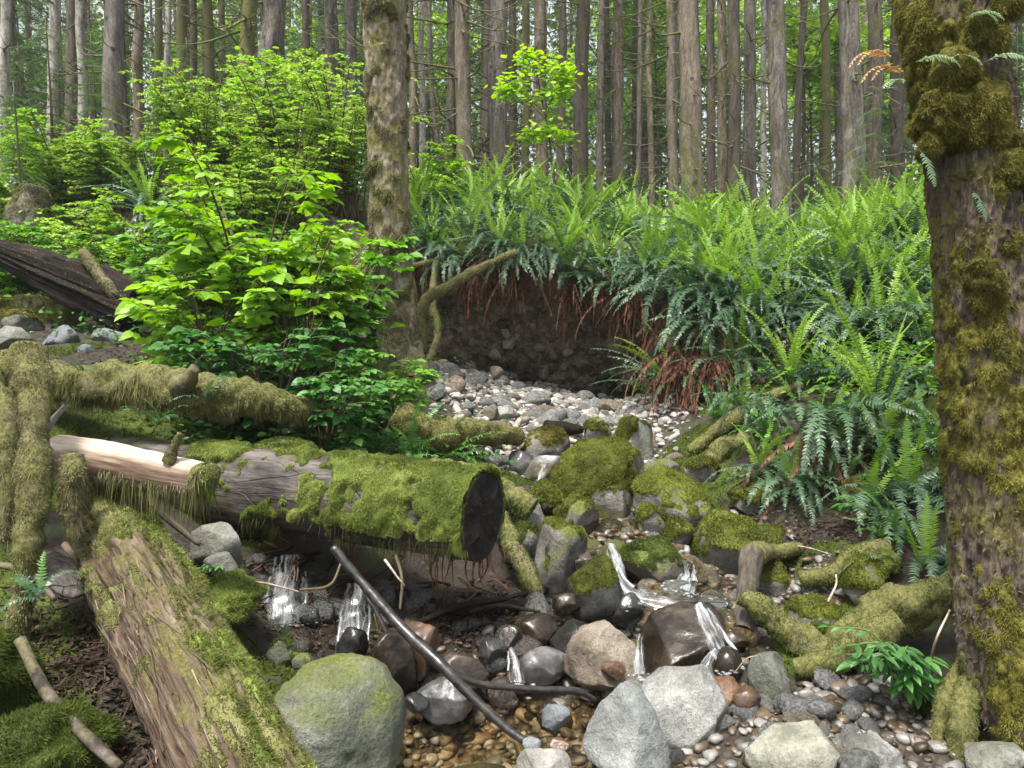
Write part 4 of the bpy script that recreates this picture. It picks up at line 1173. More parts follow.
# --- splintered dark log and broken branches, upper left
m, nt, N, L = mat_new('dark_rot')
n1 = noise(nt, 6, 7, .7, scale3=(1, 1, .12), dist=.5); n2 = noise(nt, 40, 5, .65, scale3=(1, 1, .08))
f = math_(nt, 'ADD', math_(nt, 'MULTIPLY', n1, .6), math_(nt, 'MULTIPLY', n2, .4))
c = ramp(nt, f, [(.4, (.003, .002, .0015)), (.52, (.009, .0055, .004)), (.62, (.024, .014, .01)), (.72, (.065, .042, .03))])
principled(nt, c, .85, bump(nt, f, .04, 1.), .2)
M['dark_rot'] = m
jag = lambda th, t, X: rprof(th, t, X) * (1 + .35 * fbm(np.stack([np.cos(th.ravel()) * 5, np.sin(th.ravel()) * 5, t.ravel() * 1.5], 1), 1, 3, 55) - .25 * np.cos(2 * th.ravel()))
o, V, F, up = log_obj('splintered_log', U(-30, 240, 6.9), U(135, 312, 6.2), [.04, .1, .145, .155], M['dark_rot'], 'dark splintered rotten log slanting down from the left edge', sides=80, rings=160, prof=jag, endmat=M['dark_rot'])
lfuzz(o, V, F, up, 'moss_olive', 20000, .02, .008, lambda P, N: np.clip((N[:, 2] - .75) * 4, 0, 1), .2, 51, cap=16000)
mossy_log('dead_branch', [(82,252,6.3),(105,282,6.2),(122,300,6.15),(150,318,6.1)], [.04,.05,.05,.03], 'broken barkless branch leaning on the splintered dark log', ['moss_olive'], 52, 10, 30, 25000, .02, None, 'dead_branch', 'branch', wd=.007)
mossy_log('mossy_stub', [(160,315,6.0),(157,295,5.95),(150,278,5.9)], [.06,.08,.07], 'mossy broken stump end among the leaves right of the splintered log', ['moss_olive'], 53, 12, 30, 20000, .025, None, cat='stub', wd=.007)
mossy_log('mossy_log', [(-40,300,7.2),(20,306,7.0),(75,318,6.7)], [.11,.12,.1], 'low mossy log behind the rocks at the left edge', ['moss_gold'], 54, 14, 40, 22000, .025, None, wd=.008)

# --- curved mossy log and roots on the right shore
mossy_log('curved_log', [(742,596,3.25),(765,612,3.2),(790,632,3.15),(825,650,3.1),(860,638,3.05),(900,610,3.05),(965,585,3.0)], [.036,.05,.056,.066,.085,.095,.085], 'thick curved log wrapped in bright moss below the right tree', ['moss', 'moss_dark'], 61, 22, 120, 90000, .011, None, droop=.2, wd=.0042, cap=80000)
mossy_log('curved_log', [(795,668,3.0),(830,662,2.96),(868,640,2.93),(900,622,2.92)], [.03,.055,.06,.05], 'shorter mossy log lying against the underside of the thick curved one', ['moss', 'moss_dark'], 60, 18, 70, 80000, .012, None, droop=.2)
mossy_log('mossy_root', [(800,578,3.55),(830,574,3.5),(856,556,3.5),(888,552,3.5)], [.03,.04,.05,.05], 'bent mossy root above the curved mossy log', ['moss'], 62, 12, 50, 60000, .016, None, cat='root', droop=.2)
mossy_log('mossy_root', [(690,452,5.2),(720,428,5.2),(760,402,5.25),(800,385,5.4)], [.035,.05,.04,.03], 'pale mossy root sloping up to the right above the wedge shaped boulder', ['moss', 'moss_pale'], 63, 12, 50, 35000, .02, None, cat='root', wd=.006)
mossy_log('mossy_root', [(706,470,4.95),(720,448,5.0),(742,440,5.1),(750,420,5.2)], [.05,.06,.05,.04], 'knotted mossy root right behind the wedge shaped boulder', ['moss', 'moss_dark'], 64, 12, 40, 35000, .02, None, cat='root', wd=.006)
mossy_log('mossy_root', [(1000,640,2.62),(968,690,2.55),(962,740,2.5),(958,790,2.45)], [.05,.045,.04,.03], 'gnarled mossy root dropping from the foot of the right tree', ['moss_olive', 'moss'], 65, 12, 50, 60000, .016, None, cat='root')
mossy_log('mossy_root', [(1010,655,2.68),(975,660,2.62),(950,690,2.6),(938,742,2.55)], [.04,.04,.035,.025], 'second mossy root curling left at the foot of the right tree', ['moss_olive', 'moss_dark'], 66, 12, 50, 60000, .016, None, cat='root')
o, V, F, up = log_obj('grey_stub', U(742, 632, 3.25), U(752, 555, 3.6), [.05, .045, .05, .06], M['bark_dark'], 'bare grey brown stub standing between the cascade and the mossy cushion boulder', 'stub', sides=18, rings=40, prof=rough_prof(67, .14, .06, (6, 18)))
mossy_log('mossy_root', [(752,555,3.6),(770,552,3.75),(800,548,3.9)], [.055,.045,.03], 'brown knotted root running right from the grey stub', ['moss_olive'], 68, 12, 30, 15000, .014, None, cat='root')
# --- mossy roots beside the left trunk, at the hollow
mossy_log('mossy_root', [(422,350,6.9),(424,304,6.95),(446,287,7.0),(480,268,7.1),(516,252,7.25)], [.035,.045,.045,.04,.03], 'long pale mossy root reaching right over the hollow', ['moss_pale', 'moss_gold'], 71, 12, 70, 22000, .022, None, cat='root', wd=.007)
mossy_log('mossy_root', [(436,262,7.6),(432,300,7.4),(438,330,7.3),(430,362,7.1)], [.03,.04,.03,.035], 'twisted mossy root hanging at the left mouth of the hollow', ['moss_pale', 'moss_gold'], 72, 12, 50, 22000, .022, None, cat='root', wd=.007)
mossy_log('mossy_root', [(400,268,7.3),(430,262,7.6),(452,255,7.9)], [.03,.03,.02], 'thin mossy root behind the left trunk', ['moss_gold'], 73, 10, 40, 20000, .022, None, cat='root', wd=.007)
mossy_log('mossy_log', [(395,415,4.9),(430,432,4.9),(470,432,5.1),(520,438,5.35)], [.1,.11,.09,.05], 'low mossy log behind the ferns left of the gravel fan', ['moss_gold', 'moss_olive'], 74, 16, 60, 30000, .02, None, wd=.006)
mossy_log('mossy_log', [(400,470,4.2),(450,478,4.25),(500,492,4.15),(530,512,4.1)], [.09,.09,.085,.06], 'mossy log running behind the sawn log end to the rocks', ['moss_dark', 'moss'], 75, 16, 60, 35000, .018, None, wd=.005)
for k, (px, py, Yd) in enumerate(((596,300,8.3),(588,312,8.2),(556,262,8.1),(532,300,8.3))):
    P = spline(Us([(px, 250, 7.9), (px + 3, (250 + py) / 2, Yd - .2), (px + 6, py + 40, Yd)]), 24)
    V, F = tube(P, np.linspace(.016, .005, 24), 6)
    tag(MB().add(V - P[0], F).obj('hanging_root', M['moss_gold'], None, P[0]), 'thin yellowish root hanging free inside the hollow', 'root', 'hanging roots in the hollow')

mossy_log('mossy_root', [(498,512,3.95),(514,548,3.8),(532,585,3.62),(540,600,3.6)], [.045,.05,.04,.02], 'mossy root hugging the ground right of the sawn log end', ['moss_dark'], 76, 14, 50, 40000, .018, None, cat='root', droop=.4)
mossy_log('mossy_root', [(560,570,3.75),(530,600,3.6),(490,608,3.5),(440,612,3.45)], [.022,.028,.026,.014], 'brown root creeping left from the egg shaped boulder', ['moss_olive'], 77, 10, 50, 3000, .012, None, 'dark_rot', 'root')
# --- black wet branch over the pool
m, nt, N, L = mat_new('wet_branch')
n1 = noise(nt, 30, 5, .6)
principled(nt, ramp(nt, n1, [(.35, (.008, .007, .007)), (.65, (.04, .036, .034))]), .3, bump(nt, n1, .005, .6), .5)
M['wet_branch'] = m
def stick(name, pts, radii, mat, label, cat='stick', n=40, sides=10, seed=1, group=None, parent=None):
    P = spline(Us(pts), n) if len(pts[0]) == 3 and parent is None else spline(pts, n)
    r = np.interp(np.linspace(0, 1, n), np.linspace(0, 1, len(radii)), radii)
    V, F = tube(P, r, sides, True, rough_prof(seed, .12, .08, (9, 30)))
    o = MB().add(V - (P[0] if parent is None else 0), F).obj(name, mat, parent, P[0] if parent is None else None)
    if label: tag(o, label, cat, group)
    return o
bb_ = stick('black_branch', [(333,547,3.0),(360,580,2.95),(400,626,2.85),(440,664,2.72),(470,695,2.66),(505,727,2.6),(540,752,2.55),(580,785,2.5)], [.017,.019,.02,.022,.019,.016,.013,.01], M['wet_branch'], 'long black wet branch slanting into the pool', 'branch', 80, 14, 81)
P0 = np.array(bb_.location)
stick('side_branch', [U(448,671,2.71) - P0, U(480,684,2.75) - P0, U(530,689,2.8) - P0, U(575,691,2.85) - P0, U(596,700,2.88) - P0], [.015,.013,.012,.014,.008], M['wet_branch'], None, n=50, seed=82, parent=bb_)
stick('black_branch', [(370,600,3.1),(385,630,3.05),(398,655,3.0)], [.012,.011,.009], M['wet_branch'], 'short thin black stick behind the long black branch', 'stick', 30, 8, 83)
for k, (pts, rd, mt, lb) in enumerate([
 ([(396,555,3.3),(402,580,3.25),(400,610,3.2)], [.008,.007,.005], 'stem', 'thin bent root dangling under the long bare log'),
 ([(385,560,3.3),(398,578,3.2),(405,586,3.2)], [.007,.005,.003], 'peeled_wood', 'pale forked stick under the long bare log'),
 ([(420,622,3.3),(460,606,3.35),(500,600,3.4),(520,594,3.45)], [.014,.016,.014,.01], 'dark_rot', 'brown stick lying over the wet leaves behind the pool'),
 ([(470,612,3.3),(500,606,3.35),(540,612,3.35)], [.01,.012,.006], 'dark_rot', 'thin brown stick beside the tall egg shaped boulder'),
 ([(300,590,3.2),(330,585,3.15),(342,560,3.2)], [.005,.006,.004], 'stem', 'thin grey twig crossing the dark left of the veil of water'),
 ([(225,580,3.1),(262,583,3.05),(300,592,3.1)], [.006,.005,.003], 'peeled_wood', 'thin pale twig in front of the small pale wedge stone'),
 ([(255,648,3.0),(240,640,3.0),(215,660,2.9)], [.016,.014,.01], 'dark_rot', 'dark wet stick left of the waterfall under the log'),
 ([(508,452,5.7),(512,436,5.9),(520,420,6.1)], [.035,.03,.025], 'peeled_wood', 'pale driftwood chunk on the gravel fan'),
 ([(568,440,5.6),(590,447,5.5),(615,458,5.35)], [.022,.02,.012], 'peeled_wood', 'brown driftwood splinter at the foot of the gravel fan'),
 ([(545,425,6.2),(565,428,6.1),(582,430,6.0)], [.04,.06,.03], 'dark_rot', 'dark rotten wood chunk in the middle of the gravel fan'),
 ([(505,440,5.6),(540,436,5.6),(575,438,5.6)], [.01,.012,.008], 'stem', 'thin twig lying across the foot of the gravel fan'),
 ([(785,545,3.9),(808,548,3.8),(832,555,3.7)], [.005,.005,.003], 'peeled_wood', 'reddish bare stick on the stones right of the grey stub'),
 ([(828,602,3.1),(836,585,3.2),(836,575,3.3)], [.005,.005,.004], 'peeled_wood', 'little upright stick leaning on the mossy root'),
 ([(20,640,2.3),(45,690,2.2),(75,725,2.1),(120,768,2.0)], [.018,.018,.016,.014], 'bark_dark', 'grey and mossy stick at the bottom left corner'),
 ([(0,565,2.7),(30,572,2.6),(55,600,2.55)], [.014,.012,.008], 'bark_dark', 'dark twig at the left edge below the mossy branch'),
 ([(65,545,2.9),(85,570,2.75),(98,615,2.6)], [.014,.016,.01], 'stem', 'slim root along the left side of the slanting rotten log'),
 ([(930,668,2.7),(936,640,2.65),(950,610,2.7)], [.005,.005,.004], 'peeled_wood', 'pale bent twig rising to the right tree'),
 ([(150,505,3.1),(175,525,3.1),(200,545,3.1)], [.012,.014,.01], 'bark_dark', 'grey stick lying between the slanting log and the pale rock'),
 ([(735,672,2.95),(748,658,2.95),(765,656,2.95)], [.0025,.0025,.002], 'peeled_wood', 'curved orange twig above the rusty flat stone'),
 ]):
    stick('stick', pts, rd, M[mt], lb, 'stick', 24, 8, 90 + k)
# loose bark slab by the slanting log
g_ = np.random.default_rng(5)
P = spline(Us([(42,552,2.75),(60,575,2.65),(78,597,2.6)]), 24)
V, F = tube(P, np.interp(np.linspace(0,1,24), [0,.3,.8,1], [.03,.06,.05,.02]), 20, True, rough_prof(88, .2, .1, (8, 20)), flat=.3)
tag(MB().add(V - P[0], F).obj('bark_slab', M['bare_log'], None, P[0]), 'loose greyish bark slab left of the slanting rotten log', 'bark')

# --- moss mats on the ground (nobody could count it)
sel = (gy > 1.2) & (gy < 7.2) & (abs(gx) < 3.6)
i_ = np.where(sel.ravel())[0]
GV = np.c_[gx.ravel(), gy.ravel(), gz]
GF = grid_faces(290, 300); keepf = sel.ravel()[GF].all(1)
gw_ = gravel_w(gx.ravel(), gy.ravel())
inv_ = np.full(len(GV), -1); inv_[i_] = np.arange(len(i_))
V_, F_ = GV[i_], inv_[GF[keepf]]
wet_ = wq[i_]; gv_ = gw_[i_]
nz_ = fbm(V_ * np.array((1, 1, 0)), 1.7, 4, 66) + .35 * fbm(V_, 9, 2, 67)
mk_ = np.clip((nz_ + .05) * 3, 0, 1) * np.clip(1 - 2.2 * gv_, 0, 1) * np.clip(1 - 1.6 * wet_, 0, 1) * np.where((V_[:, 0] > -1.1) & (V_[:, 0] < .15) & (V_[:, 1] > 3.0) & (V_[:, 1] < 4.5), 0, 1) * np.where((V_[:, 0] < -.7) & (V_[:, 1] < 3.2), .25, 1)
sh_ = moss_shell(V_, [F_], lambda P, N: mk_ if len(P) == len(mk_) else 1, .03, 16000, .026, .006, .15, .1, 68, 190000, 9)
tag(sh_.obj('ground_moss', M['moss_dark']), 'dark green moss mats on the ground beside the stream', 'moss', kind='stuff')
# --- fine twigs and litter under the logs (nobody could count it)
def litter(name, label, zones, n, seed, mat, size):
    g = np.random.default_rng(seed)
    mb = MB()
    lv = np.array([(0, 0, 0), (.32, .5, .05), (0, 1, 0), (-.32, .5, .08)]); lf = [np.array([[0, 1, 2], [0, 2, 3]])]
    for (px, py, Y, rx, ry) in zones:
        c = U(px, py, Y)
        k = int(n / len(zones))
        x = c[0] + rx * g.normal(0, .5, k); y = c[1] + ry * g.normal(0, .5, k)
        z = surf(x, y) + g.uniform(.003, .02, k)
        a = g.uniform(0, 6.28, k)
        D = np.c_[np.cos(a), np.sin(a), g.normal(0, .3, k)]
        Mx = orient(D, np.c_[g.normal(0, .5, (k, 2)), np.ones(k)]) * (size * g.uniform(.5, 1.4, k))[:, None, None]
        V, F = batch(lv, lf, Mx, np.c_[x, y, z])
        mb.add(V, F, 0, np.repeat(g.random(k), 4), False)
        # twigs
        tw = np.array([(-.03, 0, 0), (.03, 0, 0), (.02, 1, .05), (-.02, 1, .05)]); k2 = k // 3
        j = g.integers(0, k, k2)
        Mx = orient(D[j], np.c_[g.normal(0, .5, (k2, 2)), np.ones(k2)]) * (size * g.uniform(1, 3.5, k2))[:, None, None]
        V, F = batch(tw, [np.array([[0, 1, 2, 3]])], Mx, np.c_[x[j], y[j], z[j] + .006])
        mb.add(V, F, 0, np.repeat(g.random(k2), 4), False)
    tag(mb.obj(name, M[mat]), label, 'litter', kind='stuff')
# dark wet roots and stones in the bank under the long bare log
g_ = np.random.default_rng(911)
for k in range(46):
    px = g_.uniform(250, 520); Y = 3.75 + g_.normal(0, .12); py = g_.uniform(545, 600)
    p = U(px, py, Y); zg = float(ground(p[0], Y)[0]); L_ = g_.uniform(.12, .4)
    P = spline(np.array([(p[0], Y, zg + .02), (p[0] + g_.normal(0, .05), Y - L_ * .35, zg + g_.uniform(.0, .06)), (p[0] + g_.normal(0, .12), Y - L_ * .9, float(ground(p[0], Y - L_)[0]) + g_.uniform(.01, .08))]), 14)
    V, F = tube(P, np.linspace(g_.uniform(.004, .011), .002, 14), 6)
    tag(MB().add(V - P[0], F).obj('thin_root', M['dark_rot' if k % 4 else 'fern_dead'], None, P[0]), 'thin dark root trailing down the wet earth under the long bare log', 'root', 'roots in the earth under the long log')
for k in range(22):
    px = g_.uniform(430, 505); p = U(px, g_.uniform(545, 560), 3.42 + g_.normal(0, .05)); L_ = g_.uniform(.06, .2)
    P = spline(np.array([p, p + (g_.normal(0, .015), g_.normal(0, .01), -L_ * .5), p + (g_.normal(0, .03), g_.normal(0, .02), -L_)]), 10)
    V, F = tube(P, np.linspace(.0045, .0015, 10), 5)
    tag(MB().add(V - P[0], F).obj('hanging_root', M['fern_dead'], None, P[0]), 'thin reddish root hanging under the sawn end of the long log', 'root', 'reddish roots under the sawn log end')
wetset = [MB().add(rock_shape(1040 + k, 3, 8, .12)[0] * np.array((1, 1.2, .8)), ICO[3][1]).mesh('stone', M['r_wet' if k % 2 else 'r_wetbrown']) for k in range(6)]
for k in range(70):
    px, py = g_.uniform(245, 560), g_.uniform(575, 668); Y = np.interp(py, (575, 668), (3.7, 3.05)) + g_.normal(0, .05)
    p = U(px, py, Y); q = float(g_.uniform(.025, .07))
    o = link('stone', wetset[int(g_.integers(6))], None, (p[0], Y, float(ground(p[0], Y)[0]) + q * .2)); o.scale = (q, q, q); o.rotation_euler = (g_.normal(0, .3), g_.normal(0, .3), g_.uniform(0, 6.28))
    tag(o, 'dark wet stone in the shaded earth under the long bare log', 'stone', 'wet stones under the long log')
litter('litter', 'brown leaf litter and twigs under the logs and along the shores', [(60,700,2.3,.35,.5),(120,640,2.6,.4,.4),(40,600,2.6,.3,.3),(850,540,3.8,.4,.3),(450,600,3.5,.5,.4),(520,590,3.6,.4,.3),(300,600,3.4,.5,.4),(60,640,2.5,.4,.5),(100,700,2.2,.4,.4),(210,590,3.1,.3,.3),(860,480,4.4,.6,.6),(880,430,4.8,.6,.6),(800,520,4.1,.4,.3),(420,640,3.2,.3,.25),(150,360,5.6,.8,.6),(700,360,6.6,.5,.6)], 9000, 17, 'litter', .023)
# ================================================================== trees
def branch_mb(mb, p0, az, L_, r0, g, el=0.0, curl=.6, twigs=3, mat=0, sides=5):
    """a dead, bent branch with a few side twigs"""
    n = 12
    t = np.linspace(0, 1, n)
    a = el - .5 * np.sin(t * 2.2) * curl + curl * t ** 2 * 1.4
    azt = az + g.normal(0, .5) * t + .35 * np.sin(t * 5 + g.uniform(0, 6)) * .5
    st = np.c_[np.cos(azt) * np.cos(a), np.sin(azt) * np.cos(a), np.sin(a)] * L_ / n
    P = p0 + np.cumsum(st, axis=0) - st[0]
    V, F = tube(P, r0 * (1 - .8 * t), sides)
    mb.add(V, F, mat)
    for k in range(twigs):
        i = g.integers(3, n - 2)
        q = P[i]; az2 = azt[i] + g.choice([-1, 1]) * g.uniform(.5, 1.2)
        l2 = L_ * g.uniform(.2, .5); t2 = np.linspace(0, 1, 6)
        e2 = g.uniform(-.3, .7)
        st2 = np.c_[np.cos(az2) * np.full(6, math.cos(e2)), np.sin(az2) * np.full(6, math.cos(e2)), np.sin(e2) + t2 * .8 - .2] * l2 / 6
        V, F = tube(np.vstack([q, q + np.cumsum(st2, axis=0)]), np.linspace(r0 * .45, r0 * .12, 7), 4)
        mb.add(V, F, mat)

def trunk_arrays(path, radii, sides, n, seed, bark=.06, flare=.5, ridge=0.0):
    P = spline(path, n)
    r = np.interp(np.linspace(0, 1, n), np.linspace(0, 1, len(radii)), radii)
    def prof(th, t, X):
        k = np.stack([np.cos(th.ravel()) * 2.2, np.sin(th.ravel()) * 2.2, X[:, 2] * 1.2], 1)
        rid = np.abs(fbm(X * np.array((1, 1, .13)), 20, 4, seed + 4))
        return 1 + bark * fbm(k, 1, 3, seed) + bark * .6 * fbm(X * np.array((1, 1, .3)), 14, 3, seed + 2) - ridge * np.clip(.35 - rid, 0, 1) + ridge * .6 * fbm(X * np.array((1, 1, .35)), 46, 3, seed + 8) + flare * np.exp(-np.clip(X[:, 2] - P[0, 2], 0, 9) / .35) * (1 + .5 * np.sin(th.ravel() * 3 + seed))
    return P, r, tube(P, r, sides, True, prof)

# px at y=0, px at y=150, width, Y, bark, branches, label
BGT = [
 (3,0,11,15,'bark_pale',3,'pale grey trunk cut by the left edge of the picture'),
 (52,50,12,17,'bark_pale',4,'pale slim trunk at the far left with green sprays around its foot'),
 (66,64,13,21,'bark_dark',4,'dark trunk close behind the pale slim trunk at the far left'),
 (79,81,10,19,'bark_pale',6,'pale narrow trunk just left of the thick grey trunk on the left side'),
 (112,110,21,14,'bark_grey',3,'thick grey trunk on the left side, widest left of the mossy group'),
 (137,136,11,15,'bark_tan',5,'brown peeling trunk right of the thick grey trunk on the left side'),
 (157,158,9,17,'bark_mossy',5,'yellowish mossy pole between the brown peeling trunk and a pale one'),
 (164,161,7,22,'bark_pale',3,'thin pale pole right behind the yellowish mossy pole'),
 (179,178,12,16,'bark_mossy',6,'brown trunk with patchy moss left of the leaning mossy one'),
 (191,189,8,20,'bark_dark',4,'narrow dark trunk between two mossy brown trunks on the left'),
 (205,206,11,19,'bark_mossy',6,'mossy trunk with curling dead branches left of the leaning one'),
 (246,230,16,11.5,'bark_mossy',4,'leaning dark trunk coated in green moss behind the bright maple leaves'),
 (266,264,21,15,'bark_grey',3,'thick smooth grey trunk behind the leaning mossy one'),
 (279,277,10,20,'bark_grey',4,'narrow grey trunk touching the thick smooth one'),
 (305,306,9,22,'bark_dark',6,'slim dark trunk with bent branches between the thick grey trunk and the mossy near trunk'),
 (330,331,12,21,'bark_grey',6,'grey trunk with curling mossy branches just left of the mossy near trunk'),
 (349,348,13,18,'bark_grey',4,'grey trunk half hidden by the mossy near trunk'),
 (411,413,9,16,'bark_tan',5,'tan pole just right of the mossy near trunk'),
 (421,420,7,21,'bark_pale',5,'thin pale pole right of the tan one'),
 (451,449,14,14,'bark_dark',9,'brown trunk with many curved mossy branches, left one of a close pair'),
 (463,465,17,13.5,'bark_tan',9,'fluted grey brown trunk with curved mossy branches, right one of a close pair'),
 (487,484,10,18,'bark_dark',6,'dark trunk between the close pair and the rough grey trunk'),
 (498,498,21,14,'bark_grey',5,'rough thick grey trunk above the left end of the fern bank'),
 (512,511,8,22,'bark_dark',5,'slim brown pole right behind the rough grey trunk'),
 (526,525,9,24,'bark_mossy',6,'mossy pole left of the yellow green sapling'),
 (541,543,14,19,'bark_tan',5,'trunk behind the yellow green sapling'),
 (562,560,10,23,'bark_dark',6,'dark trunk right behind the top of the yellow green sapling'),
 (582,580,16,17,'bark_dark',6,'dark brown trunk just right of the yellow green sapling'),
 (601,600,8,24,'bark_grey',4,'slim grey pole right of the dark brown trunk'),
 (609,610,7,27,'bark_dark',4,'very slim pole between two brown trunks in the middle'),
 (619,619,11,18,'bark_tan',4,'straight brown trunk in the middle of the forest'),
 (636,635,6,28,'bark_dark',5,'thin dark pole before the bright green gap'),
 (652,654,7,25,'bark_tan',6,'thin crooked pole in the bright green gap'),
 (672,673,11,15,'bark_tan',6,'slim tan trunk left of the spotted trunk'),
 (693,695,24,12.5,'bark_tan',3,'thick pale tan trunk spotted with dark knots'),
 (713,713,7,22,'bark_mossy',6,'thin mossy pole right of the spotted trunk'),
 (724,724,11,19,'bark_tan',5,'tan trunk second to the right of the spotted trunk'),
 (737,738,14,17,'bark_dark',6,'dark trunk with a bent dead limb at its foot'),
 (753,754,14,18,'bark_grey',5,'grey trunk left of the smooth thick grey trunk on the right side'),
 (766,765,7,21,'bark_pale',5,'pale pole touching the smooth thick grey trunk on the right side'),
 (781,784,21,14.5,'bark_grey',2,'smooth thick grey trunk standing alone on the right side'),
 (830,832,10,21,'bark_mossy',6,'yellowish mossy pole right of the sunny green gap'),
 (841,841,8,24,'bark_grey',5,'slim grey pole left of the broad grey trunk on the right'),
 (854,856,23,13,'bark_grey',4,'broad grey trunk with conifer sprays beside it on the right'),
 (879,880,16,15,'bark_dark',4,'dark trunk between the broad grey trunk and the near right tree'),
 (902,902,14,18,'bark_dark',4,'trunk partly hidden by the near right tree'),
 (1004,1006,18,14,'bark_grey',4,'grey trunk seen right of the near right tree'),
 (1040,1040,14,17,'bark_dark',4,'dark trunk just outside the right edge'),
]
BGROOT = []
def base_z(x, y): return float(surf(x, y)[0])
for k, (p0, p1, w, Y, bk_, nb, lb) in enumerate(BGT):
    g = np.random.default_rng(300 + k)
    a, b = U(p0, 0, Y), U(p1, 150, Y)
    zb = base_z(b[0], Y) - .15
    s = (a[0] - b[0]) / (a[2] - b[2])
    f = lambda z: np.array((b[0] + s * (z - b[2]), Y, z))
    H_ = 17 + g.uniform(-2, 4)
    zz = np.r_[np.linspace(zb, a[2] + 1.5, 7), zb + H_]
    path = np.array([f(z) for z in zz])
    path[1:-1, :2] += g.normal(0, .018 if 'leaning' not in lb else .04, (6, 2))
    path -= np.array((path[0, 0], path[0, 1], 0))
    r = w / 2 * Y / FPX * .88
    P, rr, (V, F) = trunk_arrays(path, [r * 1.08, r * 1.02, r, r * .97, r * .93, r * .9, r * .85, r * .3], 20 if w > 12 else 12, 80 if w > 12 else 60, 300 + k, .07, .35)
    V[:, 2] -= zb; P = P - np.array((0, 0, zb))
    t = empty('conifer_tree', (b[0], Y, zb), lb, 'tree', 'conifer trunks on the bank')
    MB().add(V, F).obj('trunk', M[bk_], t)
    top_vis = a[2] - zb + 1.5
    BGROOT.append((t, Y))
    for q in range(int(nb * 3) + 7):
        z = g.uniform(1.2, top_vis)
        i = int(np.argmin(abs(P[:, 2] - z)))
        az = g.uniform(0, 6.28)
        mb = MB()
        Lb = g.uniform(.5, 2.1) * (1.25 if 'curved' in lb or 'curling' in lb else .8)
        branch_mb(mb, P[i] + np.array((math.cos(az), math.sin(az), 0)) * rr[i] * .6, az, Lb, g.uniform(.008, .026), g, g.uniform(-.5, .25), g.uniform(.2, 1.1), int(g.integers(1, 5)))
        mb.obj('branch', M['mossy_twig' if (q + k) % 3 == 0 or bk_ == 'bark_mossy' else 'dead_branch'], t)

# needle sprays: flat drooping fronds of the hemlocks
def spray(g, n=11, L_=1.0, W=.42, droop=.5):
    """verts/faces of one hemlock branch lying along +Y"""
    t = np.linspace(0, 1, n)
    ax = np.c_[np.zeros(n), t, -droop * t ** 2]
    tv, q = [], np.array([(-.5, 0, 0), (.5, 0, 0), (.38, .6, -.03), (0, 1, -.08), (-.38, .6, -.03)])
    Ms, Ts = [], []
    for i in range(1, n):
        for sgn in (-1, 1):
            for m_ in (0, .5):
                l = W * (1 - .75 * t[i]) * g.uniform(.7, 1.2) * (1 if t[i] > .15 else .6) * (1 - .3 * m_)
                d = np.array((sgn * .85, .62, -.25 + g.normal(0, .1)))
                M_ = orient(d[None], np.array([[g.normal(0, .2), g.normal(0, .2), 1]]))[0] * np.array((.2 * l, l, l))[None]
                Ms.append(M_); Ts.append(ax[i] - np.array((0, m_ / n, 0)))
    Ms.append(orient(np.array([[0, 1, -.9]]), np.array([[0, 0, 1.]]))[0] * np.array((.05, .2, .2))); Ts.append(ax[-1])
    return batch(q, [np.array([[0, 1, 2], [0, 2, 4], [4, 2, 3]])], np.array(Ms), np.array(Ts))
def toothed_spray(g, L_=1.0):
    """finer: each side twig is a small comb of needles"""
    V0, F0 = [], []
    mb = MB()
    n = 13
    for i in range(1, n):
        t = i / n
        for sgn in (-1, 1):
            l = .4 * (1 - .72 * t) * g.uniform(.75, 1.15)
            d = norm(np.array((sgn * .8, .65, -.2 + g.normal(0, .1))))
            s = np.cross(d, (0, 0, 1.)); s = norm(s)
            m_ = max(4, int(l * 30))
            tt = np.linspace(.05, 1, m_)
            base = np.array((0, t, -.45 * t * t)) + d[None] * (l * tt)[:, None] - np.array((0, 0, .25))[None] * (l * tt ** 2)[:, None]
            for sg in (-1, 1):
                tip = base + (s * sg * .9 + d * .45)[None] * (.045 * (1 - .4 * tt) * g.uniform(.7, 1.2, m_))[:, None]
                wv = d[None] * .014
                VV = np.stack([base - wv, base + wv, tip + wv * .5], 1).reshape(-1, 3)
                mb.add(VV, np.arange(3 * m_).reshape(-1, 3), 0, g.uniform(.2, .8), False)
    V, F = tube(np.c_[np.zeros(8), np.linspace(0, 1, 8), -.45 * np.linspace(0, 1, 8) ** 2], np.linspace(.012, .004, 8), 4)
    mb.add(V, F, 0, .1)
    return mb
SPR = []
for k in range(5):
    mb = toothed_spray(np.random.default_rng(60 + k))
    SPR.append(mb)
def add_sprays(mb, P, az, el, size, var, g):
    """put copies of the needle sprays into mb"""
    P, az, el, size = map(np.asarray, (P, az, el, size))
    idx = g.integers(0, len(SPR), len(P))
    D = np.c_[np.cos(az) * np.cos(el), np.sin(az) * np.cos(el), np.sin(el)]
    Mx = orient(D, np.c_[g.normal(0, .15, (len(P), 2)), np.ones(len(P))]) * size[:, None, None]
    for q in range(len(SPR)):
        j = np.where(idx == q)[0]
        if len(j) == 0: continue
        tV, tT = SPR[q].arrays()
        V, F = batch(tV, [tT], Mx[j], P[j])
        va = np.concatenate(SPR[q].A)
        mb.add(V, F, 0, np.clip(np.tile(va, len(j)) * .5 + np.repeat(var[j], len(tV)) * .6 - .05, 0, 1), False)

